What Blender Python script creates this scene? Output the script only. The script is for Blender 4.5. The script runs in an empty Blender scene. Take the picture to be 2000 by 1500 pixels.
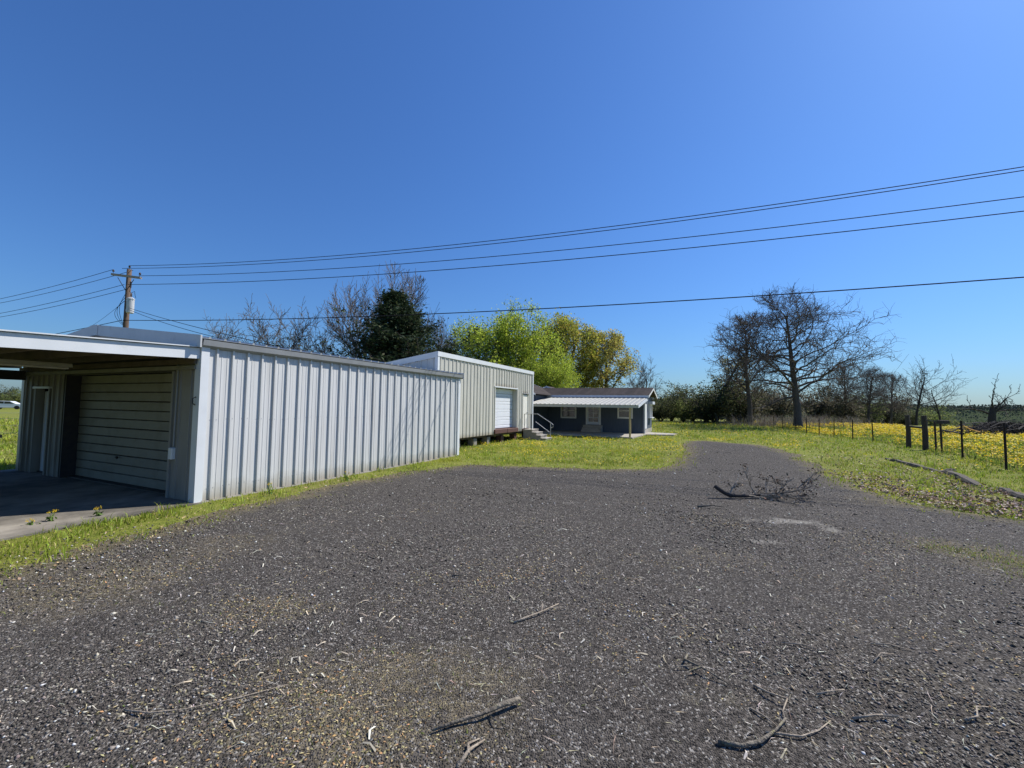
import bpy, math, random
import numpy as np
from mathutils import Vector, Matrix, noise as mnoise
from mathutils.geometry import delaunay_2d_cdt

SC = bpy.context.scene
COL = SC.collection
PI = math.pi

# ------------------------------------------------------------------ camera
F_PX, PITCH, ROLL, EYE = 830.0, 0.052, 0.0155, 1.9
cam_d = bpy.data.cameras.new('camera')
cam_d.sensor_width = 36.0
cam_d.lens = 36.0 * F_PX / 2000.0
cam_d.clip_start, cam_d.clip_end = 0.05, 6000
cam = bpy.data.objects.new('camera', cam_d)
COL.objects.link(cam)
_f = Vector((0, math.cos(PITCH), math.sin(PITCH)))
_r0 = Vector((1, 0, 0)); _u0 = _r0.cross(_f)
_r = _r0 * math.cos(ROLL) + _u0 * math.sin(ROLL)
_u = _r.cross(_f)
cam.matrix_world = Matrix(((_r.x, _u.x, -_f.x, 0), (_r.y, _u.y, -_f.y, 0), (_r.z, _u.z, -_f.z, EYE), (0, 0, 0, 1)))
SC.camera = cam

# ------------------------------------------------------------------ sky and sun
SUN_AZ, SUN_EL = math.radians(64.0), math.radians(48.0)      # azimuth clockwise from +Y
world = bpy.data.worlds.new('World'); SC.world = world; world.use_nodes = True
wn = world.node_tree.nodes; wl = world.node_tree.links
for nd in list(wn): wn.remove(nd)
sky = wn.new('ShaderNodeTexSky'); sky.sky_type = 'NISHITA'; sky.sun_disc = False
sky.sun_elevation = SUN_EL; sky.sun_rotation = SUN_AZ
sky.altitude = 150; sky.air_density = 1.4; sky.dust_density = 0.65; sky.ozone_density = 8.0
hsv = wn.new('ShaderNodeGamma'); hsv.inputs['Gamma'].default_value = 1.0
grade = wn.new('ShaderNodeMix'); grade.data_type = 'RGBA'; grade.blend_type = 'MULTIPLY'; grade.inputs['Factor'].default_value = 1.0; grade.inputs['B'].default_value = (0.59, 0.865, 1.25, 1)
bg = wn.new('ShaderNodeBackground'); bg.inputs['Strength'].default_value = 0.083
wo = wn.new('ShaderNodeOutputWorld')
wl.new(sky.outputs['Color'], hsv.inputs['Color']); wl.new(hsv.outputs['Color'], grade.inputs['A']); wl.new(grade.outputs['Result'], bg.inputs['Color']); wl.new(bg.outputs['Background'], wo.inputs['Surface'])
sun_d = bpy.data.lights.new('sun', 'SUN'); sun_d.energy = 5.0; sun_d.angle = math.radians(0.53); sun_d.color = (1.0, 0.955, 0.88)
sun = bpy.data.objects.new('sun', sun_d); COL.objects.link(sun)
_s = Vector((math.sin(SUN_AZ) * math.cos(SUN_EL), math.cos(SUN_AZ) * math.cos(SUN_EL), math.sin(SUN_EL)))
sun.rotation_euler = _s.to_track_quat('Z', 'Y').to_euler(); sun.location = (40, 20, 60)
SC.view_settings.view_transform = 'Standard'; SC.view_settings.look = 'None'
SC.view_settings.exposure = 0.3; SC.view_settings.gamma = 1.0; SC.view_settings.use_curve_mapping = False

# ------------------------------------------------------------------ materials
MATS = {}
def nodes_of(name):
    m = bpy.data.materials.new(name); m.use_nodes = True
    nt = m.node_tree
    return m, nt.nodes, nt.links, nt.nodes['Principled BSDF']

def mat(name, c1, c2=None, rough=0.7, metal=0.0, scale=8.0, bump=0.0, bscale=60.0, stretch=(1, 1, 1), detail=6.0, spec=0.4, c3=None, s3=1.2, t3=(0.55, 0.75)):
    """paint, wood, stone: two tones mixed by noise, a third one in patches, fine relief"""
    m, n, l, b = nodes_of(name)
    b.inputs['Roughness'].default_value = rough; b.inputs['Metallic'].default_value = metal
    b.inputs['Specular IOR Level'].default_value = spec
    tc = n.new('ShaderNodeTexCoord'); mp = n.new('ShaderNodeMapping'); mp.inputs['Scale'].default_value = stretch
    l.new(tc.outputs['Object'], mp.inputs['Vector'])
    if c2 is None: c2 = tuple(x * 0.8 for x in c1)
    nz = n.new('ShaderNodeTexNoise'); nz.inputs['Scale'].default_value = scale; nz.inputs['Detail'].default_value = detail
    l.new(mp.outputs['Vector'], nz.inputs['Vector'])
    rp = n.new('ShaderNodeValToRGB'); rp.color_ramp.elements[0].position = 0.3; rp.color_ramp.elements[1].position = 0.7
    rp.color_ramp.elements[0].color = (*c1, 1); rp.color_ramp.elements[1].color = (*c2, 1)
    l.new(nz.outputs['Fac'], rp.inputs['Fac'])
    out = rp.outputs['Color']
    if c3:
        nz3 = n.new('ShaderNodeTexNoise'); nz3.inputs['Scale'].default_value = s3; nz3.inputs['Detail'].default_value = 8; nz3.inputs['Roughness'].default_value = 0.65
        l.new(mp.outputs['Vector'], nz3.inputs['Vector'])
        r3 = n.new('ShaderNodeMapRange'); r3.inputs['From Min'].default_value = t3[0]; r3.inputs['From Max'].default_value = t3[1]
        l.new(nz3.outputs['Fac'], r3.inputs['Value'])
        mx = n.new('ShaderNodeMix'); mx.data_type = 'RGBA'
        l.new(r3.outputs['Result'], mx.inputs['Factor']); l.new(out, mx.inputs['A']); mx.inputs['B'].default_value = (*c3, 1)
        out = mx.outputs['Result']
    l.new(out, b.inputs['Base Color'])
    if bump:
        nb = n.new('ShaderNodeTexNoise'); nb.inputs['Scale'].default_value = bscale; nb.inputs['Detail'].default_value = 4
        l.new(mp.outputs['Vector'], nb.inputs['Vector'])
        bp = n.new('ShaderNodeBump'); bp.inputs['Strength'].default_value = bump; bp.inputs['Distance'].default_value = 0.02
        l.new(nb.outputs['Fac'], bp.inputs['Height']); l.new(bp.outputs['Normal'], b.inputs['Normal'])
    MATS[name] = m
    return m

def weather(m, z0=0.32, mud=(0.30, 0.25, 0.18), amount=0.75, streak=0.35):
    """mud splashed up from the ground and faint rain streaks on a painted sheet (sheet's own z starts at its foot)"""
    n, l = m.node_tree.nodes, m.node_tree.links; b = n['Principled BSDF']; src = b.inputs['Base Color'].links[0].from_socket
    ge = n.new('ShaderNodeNewGeometry'); tc = n.new('ShaderNodeTexCoord'); sp = n.new('ShaderNodeSeparateXYZ'); l.new(tc.outputs['Object'], sp.inputs['Vector'])
    nz = n.new('ShaderNodeTexNoise'); nz.inputs['Scale'].default_value = 2.3; nz.inputs['Detail'].default_value = 9; nz.inputs['Roughness'].default_value = 0.7; l.new(ge.outputs['Position'], nz.inputs['Vector'])
    hi = n.new('ShaderNodeMath'); hi.operation = 'MULTIPLY'; hi.inputs[1].default_value = z0 * 2; l.new(nz.outputs['Fac'], hi.inputs[0])
    r = n.new('ShaderNodeMapRange'); r.inputs['From Min'].default_value = 0.0; r.inputs['To Min'].default_value = amount; r.inputs['To Max'].default_value = 0.0
    l.new(sp.outputs['Z'], r.inputs['Value']); l.new(hi.outputs[0], r.inputs['From Max'])
    mx = n.new('ShaderNodeMix'); mx.data_type = 'RGBA'; mx.inputs['B'].default_value = (*mud, 1); l.new(r.outputs['Result'], mx.inputs['Factor']); l.new(src, mx.inputs['A'])
    mp = n.new('ShaderNodeMapping'); mp.inputs['Scale'].default_value = (9, 9, 0.35); l.new(ge.outputs['Position'], mp.inputs['Vector'])
    ns = n.new('ShaderNodeTexNoise'); ns.inputs['Scale'].default_value = 1.0; ns.inputs['Detail'].default_value = 6; l.new(mp.outputs['Vector'], ns.inputs['Vector'])
    rs_ = n.new('ShaderNodeMapRange'); rs_.inputs['From Min'].default_value = 0.5; rs_.inputs['From Max'].default_value = 0.8; rs_.inputs['To Max'].default_value = streak; l.new(ns.outputs['Fac'], rs_.inputs['Value'])
    m2 = n.new('ShaderNodeMix'); m2.data_type = 'RGBA'; m2.inputs['B'].default_value = (mud[0] * 0.9, mud[1] * 0.95, mud[2], 1); l.new(rs_.outputs['Result'], m2.inputs['Factor']); l.new(mx.outputs['Result'], m2.inputs['A'])
    l.new(m2.outputs['Result'], b.inputs['Base Color'])

def leaf_mat(name, transl=0.45, rough=0.6, gain=1.0):
    """colour comes from each leaf or blade's own colour; light passes through"""
    m, n, l, b = nodes_of(name)
    at = n.new('ShaderNodeAttribute'); at.attribute_name = 'Col'
    b.inputs['Roughness'].default_value = rough; b.inputs['Specular IOR Level'].default_value = 0.25
    l.new(at.outputs['Color'], b.inputs['Base Color'])
    tr = n.new('ShaderNodeBsdfTranslucent'); l.new(at.outputs['Color'], tr.inputs['Color'])
    mx = n.new('ShaderNodeMixShader'); mx.inputs['Fac'].default_value = transl
    l.new(b.outputs['BSDF'], mx.inputs[1]); l.new(tr.outputs['BSDF'], mx.inputs[2])
    l.new(mx.outputs['Shader'], n['Material Output'].inputs['Surface'])
    MATS[name] = m
    return m

def col_mat(name, rough=0.85):
    m, n, l, b = nodes_of(name)
    at = n.new('ShaderNodeAttribute'); at.attribute_name = 'Col'
    b.inputs['Roughness'].default_value = rough; b.inputs['Specular IOR Level'].default_value = 0.25
    l.new(at.outputs['Color'], b.inputs['Base Color'])
    MATS[name] = m
    return m

panel_grey = mat('panel_grey', (0.62, 0.62, 0.605), (0.57, 0.57, 0.555), rough=0.42, scale=1.6, stretch=(3, 3, 0.5), c3=(0.50, 0.49, 0.45), s3=2.2, t3=(0.6, 0.9))
panel_tan = mat('panel_tan', (0.60, 0.58, 0.51), (0.54, 0.52, 0.455), rough=0.45, scale=1.5, stretch=(3, 3, 0.5), c3=(0.37, 0.355, 0.31), s3=2.0, t3=(0.6, 0.9))
trim_white = mat('trim_white', (0.70, 0.72, 0.73), (0.62, 0.64, 0.65), rough=0.4, scale=2.0, c3=(0.5, 0.5, 0.47), s3=3.0, t3=(0.62, 0.9))
weather(panel_grey); weather(panel_tan, 0.2)
panel_front_shaded = mat('panel_front_shaded', (0.29, 0.28, 0.25), (0.23, 0.22, 0.195), rough=0.6, scale=1.6, stretch=(3, 3, 0.5), c3=(0.22, 0.20, 0.165), s3=2.2, t3=(0.5, 0.8))  # darker copy of the grey panel, carport shade put into its colour
rake_grey = mat('rake_grey', (0.52, 0.53, 0.53), (0.46, 0.47, 0.47), rough=0.5, scale=3.0, c3=(0.36, 0.36, 0.35), s3=4.0, t3=(0.6, 0.8))
trim_grey = mat('trim_grey', (0.30, 0.31, 0.315), (0.25, 0.26, 0.265), rough=0.45, scale=3.0)
roof_metal = mat('roof_metal', (0.52, 0.53, 0.53), (0.42, 0.42, 0.42), rough=0.38, metal=0.35, scale=2.0, c3=(0.30, 0.25, 0.2), s3=2.5, t3=(0.65, 0.9))
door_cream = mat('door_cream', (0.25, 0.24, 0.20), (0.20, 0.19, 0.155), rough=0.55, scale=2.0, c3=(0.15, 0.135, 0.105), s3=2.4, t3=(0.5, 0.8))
door_white = mat('door_white', (0.72, 0.74, 0.77), (0.66, 0.68, 0.72), rough=0.45, scale=2.0)
door_ivory = mat('door_ivory', (0.76, 0.74, 0.65), (0.70, 0.68, 0.6), rough=0.5, scale=2.0)
dark_steel = mat('dark_steel', (0.03, 0.03, 0.035), (0.05, 0.045, 0.04), rough=0.6, scale=10)
rust_red = mat('rust_red', (0.12, 0.055, 0.042), (0.075, 0.038, 0.03), rough=0.75, scale=9, bump=0.3)
wood_under = mat('wood_under', (0.13, 0.10, 0.07), (0.085, 0.065, 0.045), rough=0.8, scale=4, stretch=(1, 8, 1), bump=0.2)
concrete = mat('concrete', (0.42, 0.39, 0.34), (0.34, 0.31, 0.27), rough=0.9, scale=5, bump=0.25, bscale=90, c3=(0.22, 0.19, 0.155), s3=1.6, t3=(0.5, 0.8))
slab_shaded = mat('slab_shaded', (0.36, 0.325, 0.27), (0.27, 0.24, 0.2), rough=0.9, scale=5, bump=0.25, bscale=90, c3=(0.10, 0.09, 0.075), s3=0.5, t3=(0.36, 0.58))  # dark noise patches paint the carport's deep shade into the concrete
concrete_dark = mat('concrete_dark', (0.30, 0.27, 0.23), (0.22, 0.2, 0.17), rough=0.9, scale=6, bump=0.3)
galvanised = mat('galvanised', (0.48, 0.49, 0.5), (0.38, 0.385, 0.39), rough=0.4, metal=0.5, scale=30)
pole_wood = mat('pole_wood', (0.15, 0.10, 0.07), (0.095, 0.065, 0.05), rough=0.9, scale=6, stretch=(6, 6, 0.6), bump=0.4)
arm_wood = mat('arm_wood', (0.36, 0.32, 0.29), (0.28, 0.24, 0.21), rough=0.9, scale=8, bump=0.3)
wire_black = mat('wire_black', (0.012, 0.012, 0.014), (0.02, 0.02, 0.022), rough=0.9, spec=0.05)
porcelain = mat('porcelain', (0.05, 0.035, 0.03), (0.07, 0.05, 0.045), rough=0.25)
can_grey = mat('can_grey', (0.52, 0.53, 0.54), (0.45, 0.46, 0.47), rough=0.4, scale=5)
house_blue = mat('house_blue', (0.085, 0.108, 0.145), (0.068, 0.088, 0.12), rough=0.75, scale=3, stretch=(4, 4, 0.6))
house_trim = mat('house_trim', (0.62, 0.65, 0.70), (0.55, 0.58, 0.63), rough=0.6, scale=4)
house_white = mat('house_white', (0.78, 0.78, 0.76), (0.7, 0.7, 0.68), rough=0.5, scale=4)
porch_metal = mat('porch_metal', (0.42, 0.41, 0.36), (0.34, 0.325, 0.28), rough=0.5, metal=0.1, scale=2.5, stretch=(4, 0.6, 1), c3=(0.36, 0.32, 0.24), s3=2.2, t3=(0.58, 0.85))
porch_fascia = mat('porch_fascia', (0.50, 0.49, 0.42), (0.42, 0.41, 0.35), rough=0.6, scale=3)
yellow_wood = mat('yellow_wood', (0.55, 0.42, 0.2), (0.44, 0.33, 0.16), rough=0.7, scale=6, stretch=(6, 6, 0.6))
steel_brown = mat('steel_brown', (0.055, 0.035, 0.028), (0.035, 0.026, 0.024), rough=0.8, scale=14, bump=0.2)
post_wood = mat('post_wood', (0.085, 0.068, 0.055), (0.04, 0.032, 0.028), rough=0.9, scale=9, stretch=(5, 5, 0.6), bump=0.5)
timber_grey = mat('timber_grey', (0.17, 0.145, 0.115), (0.06, 0.05, 0.04), rough=0.95, scale=10, stretch=(1, 7, 7), bump=0.6, bscale=40)
brick_red = mat('brick_red', (0.22, 0.085, 0.06), (0.16, 0.07, 0.055), rough=0.85, scale=14, bump=0.3)
mortar = mat('mortar', (0.36, 0.33, 0.29), rough=0.95, scale=20)
bark_dark = mat('bark_dark', (0.07, 0.058, 0.05), (0.035, 0.03, 0.027), rough=0.95, scale=5, stretch=(5, 5, 0.8), bump=0.6, bscale=12)
bark_mid = mat('bark_mid', (0.125, 0.10, 0.085), (0.07, 0.058, 0.05), rough=0.95, scale=5, stretch=(5, 5, 0.8), bump=0.5, bscale=12)
bark_grey = mat('bark_grey', (0.19, 0.165, 0.145), (0.11, 0.095, 0.085), rough=0.95, scale=5, stretch=(5, 5, 0.8), bump=0.5, bscale=12)
stick_bark = mat('stick_bark', (0.44, 0.37, 0.28), (0.22, 0.175, 0.13), rough=0.9, scale=22, bump=0.5, bscale=70)
stick_lichen = mat('stick_lichen', (0.24, 0.21, 0.165), (0.08, 0.066, 0.052), rough=0.95, scale=26, bump=0.9, bscale=60, c3=(0.22, 0.20, 0.10), s3=22, t3=(0.56, 0.64))
car_white = mat('car_white', (0.75, 0.76, 0.78), (0.72, 0.73, 0.75), rough=0.25)
glass_dark = mat('glass_dark', (0.02, 0.025, 0.03), (0.03, 0.035, 0.04), rough=0.08, spec=0.6)
tyre_black = mat('tyre_black', (0.02, 0.02, 0.02), rough=0.85)
lamp_tube = mat('lamp_tube', (0.62, 0.6, 0.52), (0.5, 0.48, 0.4), rough=0.5)
tape_orange = mat('tape_orange', (0.75, 0.38, 0.06), (0.65, 0.3, 0.05), rough=0.6)
leaf_green = leaf_mat('leaf_green', 0.55)
leaf_dark = leaf_mat('leaf_dark', 0.2, 0.9)
grass_mat = leaf_mat('grass_blade', 0.35, 0.55)
petal_mat = leaf_mat('petal', 0.35, 0.6)
litter_mat = col_mat('litter')
stone_mat = col_mat('stone', 0.8)
reed_mat = leaf_mat('reed', 0.25)

def shingle_mat():
    m, n, l, b = nodes_of('shingle'); b.inputs['Roughness'].default_value = 0.95; b.inputs['Specular IOR Level'].default_value = 0.2
    tc = n.new('ShaderNodeTexCoord')
    br = n.new('ShaderNodeTexBrick'); br.inputs['Scale'].default_value = 1.0; br.inputs['Brick Width'].default_value = 0.3; br.inputs['Row Height'].default_value = 5.0
    br.inputs['Color1'].default_value = (0.105, 0.085, 0.078, 1); br.inputs['Color2'].default_value = (0.07, 0.058, 0.055, 1); br.inputs['Mortar'].default_value = (0.04, 0.035, 0.033, 1)
    br.inputs['Mortar Size'].default_value = 0.006
    nz = n.new('ShaderNodeTexNoise'); nz.inputs['Scale'].default_value = 3.0; nz.inputs['Detail'].default_value = 8
    mx = n.new('ShaderNodeMix'); mx.data_type = 'RGBA'; mx.blend_type = 'MULTIPLY'; mx.inputs['Factor'].default_value = 0.6
    l.new(tc.outputs['Object'], br.inputs['Vector']); l.new(tc.outputs['Object'], nz.inputs['Vector'])
    l.new(br.outputs['Color'], mx.inputs['A']); l.new(nz.outputs['Fac'], mx.inputs['B']); l.new(mx.outputs['Result'], b.inputs['Base Color'])
    return m
shingle = shingle_mat()

def ground_mat(name, gravel):
    """earth: grass ground with bare and dry patches, or dark gravel with soil along the edge (attribute 'edge' = metres from it)"""
    m, n, l, b = nodes_of(name); b.inputs['Roughness'].default_value = 0.95; b.inputs['Specular IOR Level'].default_value = 0.15
    tc = n.new('ShaderNodeTexCoord'); v = tc.outputs['Object']
    def noise(s, d=8, r=0.6):
        q = n.new('ShaderNodeTexNoise'); q.inputs['Scale'].default_value = s; q.inputs['Detail'].default_value = d; q.inputs['Roughness'].default_value = r
        l.new(v, q.inputs['Vector']); return q.outputs['Fac']
    def ramp(src, a, ca, bb, cb):
        r = n.new('ShaderNodeValToRGB'); e = r.color_ramp.elements
        e[0].position = a; e[0].color = (*ca, 1); e[1].position = bb; e[1].color = (*cb, 1)
        l.new(src, r.inputs['Fac']); return r.outputs['Color']
    def rng(src, a, bb, lo=0., hi=1.):
        r = n.new('ShaderNodeMapRange'); r.inputs['From Min'].default_value = a; r.inputs['From Max'].default_value = bb
        r.inputs['To Min'].default_value = lo; r.inputs['To Max'].default_value = hi
        l.new(src, r.inputs['Value']); return r.outputs['Result']
    def mix(f, a, bb):
        x = n.new('ShaderNodeMix'); x.data_type = 'RGBA'
        l.new(f, x.inputs['Factor']); l.new(a, x.inputs['A'])
        if isinstance(bb, tuple): x.inputs['B'].default_value = (*bb, 1)
        else: l.new(bb, x.inputs['B'])
        return x.outputs['Result']
    def math_(op, a, bb):
        x = n.new('ShaderNodeMath'); x.operation = op
        for i, q in enumerate((a, bb)):
            if isinstance(q, (int, float)): x.inputs[i].default_value = q
            else: l.new(q, x.inputs[i])
        return x.outputs[0]
    bp = n.new('ShaderNodeBump'); bp.inputs['Distance'].default_value = 0.02
    if gravel:
        vo = n.new('ShaderNodeTexVoronoi'); vo.inputs['Scale'].default_value = 75; l.new(v, vo.inputs['Vector'])
        sp = n.new('ShaderNodeSeparateColor'); l.new(vo.outputs['Color'], sp.inputs['Color'])
        c = ramp(sp.outputs['Red'], 0.1, (0.032, 0.028, 0.024), 0.9, (0.122, 0.107, 0.092))
        c = mix(rng(sp.outputs['Green'], 0.90, 0.95), c, (0.30, 0.28, 0.25))
        c = mix(rng(noise(0.55), 0.52, 0.75, 0, 0.35), c, (0.11, 0.10, 0.092))
        dust = math_('MULTIPLY', rng(noise(1.1, 10, 0.7), 0.6, 0.72, 0, 0.6), rng(noise(9, 6), 0.4, 0.6))
        c = mix(dust, c, (0.20, 0.175, 0.12))
        ed = n.new('ShaderNodeAttribute'); ed.attribute_name = 'edge'
        e = math_('ADD', ed.outputs['Fac'], math_('MULTIPLY', math_('SUBTRACT', noise(1.8, 10, 0.7), 0.5), 1.6))
        c = mix(rng(e, 0.75, 0.0, 0, 0.9), c, ramp(noise(14), 0.35, (0.13, 0.11, 0.065), 0.65, (0.25, 0.205, 0.12)))
        so = n.new('ShaderNodeAttribute'); so.attribute_name = 'soil'; pa = n.new('ShaderNodeAttribute'); pa.attribute_name = 'pale'
        fine = math_('MULTIPLY', rng(noise(55, 4, 0.8), 0.42, 0.56), rng(noise(9, 8, 0.7), 0.36, 0.56))
        sm = math_('MULTIPLY', rng(math_('ADD', so.outputs['Fac'], math_('MULTIPLY', math_('SUBTRACT', noise(2.6, 10, 0.75), 0.5), 1.3)), 0.25, 0.8, 0, 0.7), fine)
        c = mix(sm, c, ramp(noise(23), 0.35, (0.17, 0.135, 0.075), 0.65, (0.29, 0.24, 0.145)))
        pm = math_('MULTIPLY', rng(math_('ADD', pa.outputs['Fac'], math_('MULTIPLY', math_('SUBTRACT', noise(3.5, 10, 0.75), 0.5), 1.4)), 0.3, 0.6, 0, 0.9), rng(noise(30, 6, 0.8), 0.38, 0.55))
        c = mix(pm, c, (0.34, 0.315, 0.27))
        hgt = math_('ADD', rng(vo.outputs['Distance'], 0, 0.6, 1, 0), math_('MULTIPLY', noise(7), 1.0))
        bp.inputs['Strength'].default_value = 0.8
    else:
        c = ramp(noise(5), 0.35, (0.14, 0.17, 0.025), 0.65, (0.23, 0.24, 0.045))
        c = mix(rng(noise(0.35), 0.45, 0.7, 0, 0.7), c, (0.18, 0.17, 0.045))
        c = mix(rng(noise(1.3, 10, 0.7), 0.56, 0.7, 0, 0.75), c, (0.17, 0.135, 0.075))
        hgt = noise(30)
        bp.inputs['Strength'].default_value = 0.9; bp.inputs['Distance'].default_value = 0.05
    l.new(c, b.inputs['Base Color']); l.new(hgt, bp.inputs['Height']); l.new(bp.outputs['Normal'], b.inputs['Normal'])
    return m
lawn_ground = ground_mat('lawn_ground', False)
gravel_ground = ground_mat('gravel_ground', True)

# ------------------------------------------------------------------ mesh helpers
def link(name, me, m=None, parent=None, loc=None, rot=None):
    o = bpy.data.objects.new(name, me); COL.objects.link(o)
    if m is not None and me is not None and not me.materials: me.materials.append(m)
    if parent is not None: o.parent = parent
    if loc is not None: o.location = loc
    if rot is not None: o.rotation_euler = rot
    return o

def tag(o, label=None, cat=None, group=None, kind=None):
    if label: o['label'] = label
    if cat: o['category'] = cat
    if group: o['group'] = group
    if kind: o['kind'] = kind
    return o

def root(name, loc, rz, label, cat, group=None):
    o = bpy.data.objects.new(name, None); COL.objects.link(o); o.empty_display_size = 0.2
    o.location = loc; o.rotation_euler = (0, 0, rz)
    return tag(o, label, cat, group)

class MB:
    def __init__(s): s.v = []; s.f = []
    def add(s, vs, fs):
        k = len(s.v); s.v += [tuple(p) for p in vs]; s.f += [tuple(i + k for i in q) for q in fs]; return s
    def box(s, x0, x1, y0, y1, z0, z1):
        return s.add([(x0, y0, z0), (x1, y0, z0), (x1, y1, z0), (x0, y1, z0), (x0, y0, z1), (x1, y0, z1), (x1, y1, z1), (x0, y1, z1)],
                     [(0, 3, 2, 1), (4, 5, 6, 7), (0, 1, 5, 4), (1, 2, 6, 5), (2, 3, 7, 6), (3, 0, 4, 7)])
    def bbox(s, x0, x1, y0, y1, z0, z1, c=0.012):
        """box with chamfered vertical edges and top"""
        def ring(i, z): return [(x0 + i + c, y0 + i, z), (x1 - i - c, y0 + i, z), (x1 - i, y0 + i + c, z), (x1 - i, y1 - i - c, z), (x1 - i - c, y1 - i, z), (x0 + i + c, y1 - i, z), (x0 + i, y1 - i - c, z), (x0 + i, y0 + i + c, z)]
        vs = ring(0, z0) + ring(0, z1 - c) + ring(c, z1); fs = [tuple(range(7, -1, -1)), tuple(range(16, 24))]
        for a in (0, 8):
            for i in range(8): j = (i + 1) % 8; fs.append((a + i, a + j, a + j + 8, a + i + 8))
        return s.add(vs, fs)
    def prism(s, poly, a, b, axis):
        """polygon (list of 2-tuples) pushed from a to b along axis 'x','y' or 'z'"""
        n = len(poly)
        def P(q, t): return {'x': (t, q[0], q[1]), 'y': (q[0], t, q[1]), 'z': (q[0], q[1], t)}[axis]
        vs = [P(q, a) for q in poly] + [P(q, b) for q in poly]
        fs = [tuple(range(n - 1, -1, -1)), tuple(range(n, 2 * n))] + [(i, (i + 1) % n, (i + 1) % n + n, i + n) for i in range(n)]
        return s.add(vs, fs)
    def tube(s, pts, r, sides=8, caps=True):
        pts = [Vector(p) for p in pts]; n = len(pts)
        rs = r if isinstance(r, (list, tuple)) else [r] * n
        k = len(s.v); ref = Vector((0.13, 0.21, 0.97))
        for i, p in enumerate(pts):
            t = (pts[min(i + 1, n - 1)] - pts[max(i - 1, 0)]).normalized()
            if abs(t.dot(ref)) > 0.95: ref = Vector((0.9, 0.3, 0.1))
            a = t.cross(ref).normalized(); b = t.cross(a)
            for j in range(sides):
                q = 2 * PI * j / sides
                s.v.append(tuple(p + (a * math.cos(q) + b * math.sin(q)) * rs[i]))
        for i in range(n - 1):
            for j in range(sides):
                j2 = (j + 1) % sides
                s.f.append((k + i * sides + j, k + i * sides + j2, k + (i + 1) * sides + j2, k + (i + 1) * sides + j))
        if caps:
            s.f.append(tuple(k + j for j in range(sides - 1, -1, -1))); s.f.append(tuple(k + (n - 1) * sides + j for j in range(sides)))
        return s
    def lathe(s, prof, c=(0, 0, 0), sides=14):
        k = len(s.v); n = len(prof)
        for r, z in prof:
            for j in range(sides):
                q = 2 * PI * j / sides; s.v.append((c[0] + r * math.cos(q), c[1] + r * math.sin(q), c[2] + z))
        for i in range(n - 1):
            for j in range(sides):
                j2 = (j + 1) % sides; s.f.append((k + i * sides + j, k + i * sides + j2, k + (i + 1) * sides + j2, k + (i + 1) * sides + j))
        s.f.append(tuple(k + j for j in range(sides - 1, -1, -1))); s.f.append(tuple(k + (n - 1) * sides + j for j in range(sides)))
        return s
    def mesh(s, name, smooth=False):
        me = bpy.data.meshes.new(name); me.from_pydata(s.v, [], s.f); me.update()
        if smooth: me.polygons.foreach_set('use_smooth', [True] * len(me.polygons))
        return me
    def build(s, name, m, parent=None, loc=None, rot=None, smooth=False):
        return link(name, s.mesh(name, smooth), m, parent, loc, rot)

def mesh_np(name, V, Fc, col=None, smooth=False):
    """V (n,3) and faces (m,3) or (m,4) as arrays; col (n,3) goes into the colour attribute Col"""
    V = np.asarray(V, np.float32); Fc = np.asarray(Fc, np.int32)
    me = bpy.data.meshes.new(name); k = Fc.shape[1]; m = len(Fc)
    me.vertices.add(len(V)); me.vertices.foreach_set('co', V.ravel())
    me.loops.add(m * k); me.loops.foreach_set('vertex_index', Fc.ravel())
    me.polygons.add(m); me.polygons.foreach_set('loop_start', np.arange(0, m * k, k, dtype=np.int32)); me.polygons.foreach_set('loop_total', np.full(m, k, np.int32))
    if smooth: me.polygons.foreach_set('use_smooth', np.ones(m, bool))
    me.update(calc_edges=True)
    if col is not None:
        a = me.attributes.new('Col', 'FLOAT_COLOR', 'POINT')
        c = np.ones((len(V), 4), np.float32); c[:, :3] = col; a.data.foreach_set('color', c.ravel())
    return me

def vary(rs, n, base, spread=0.25, alt=None, share=0.0, hue=None):
    """n colours round a base, with a share of another"""
    c = np.tile(np.array(base, float), (n, 1))
    if alt is not None:
        k = rs.random(n) < share; c[k] = np.array(alt)
    return np.clip(c * (1 + rs.normal(0, spread, (n, 1))) * (1 + rs.normal(0, spread * 0.25 if hue is None else hue, (n, 3))), 0.004, 0.95)

def blades(rs, P, h, w, lean=0.5, col=None):
    """grass blades: two stacked tapering pieces each, bent over; P (n,3), h and w (n,)"""
    n = len(P); a = rs.random(n) * 2 * PI; side = np.c_[np.cos(a), np.sin(a), np.zeros(n)]
    b = rs.random(n) * 2 * PI; q = (rs.random(n) * lean + 0.1)[:, None]; out = np.c_[np.cos(b), np.sin(b), np.zeros(n)] * q
    up = np.array([0, 0, 1.0]); H = h[:, None]; W = w[:, None] * 0.5
    v0 = P - side * W; v1 = P + side * W
    mid = P + up * H * 0.6 + out * H * 0.35; v2 = mid + side * W * 0.8; v3 = mid - side * W * 0.8
    v4 = P + up * H * (1.0 - 0.25 * q) + out * H * 1.05
    V = np.stack([v0, v1, v2, v3, v4], 1).reshape(-1, 3); k = (np.arange(n) * 5)[:, None]
    Ft = np.concatenate([k + np.array([[0, 1, 2]]), k + np.array([[0, 2, 3]]), k + np.array([[3, 2, 4]])])
    return V, Ft, (np.repeat(col, 5, 0) if col is not None else None)

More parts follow.
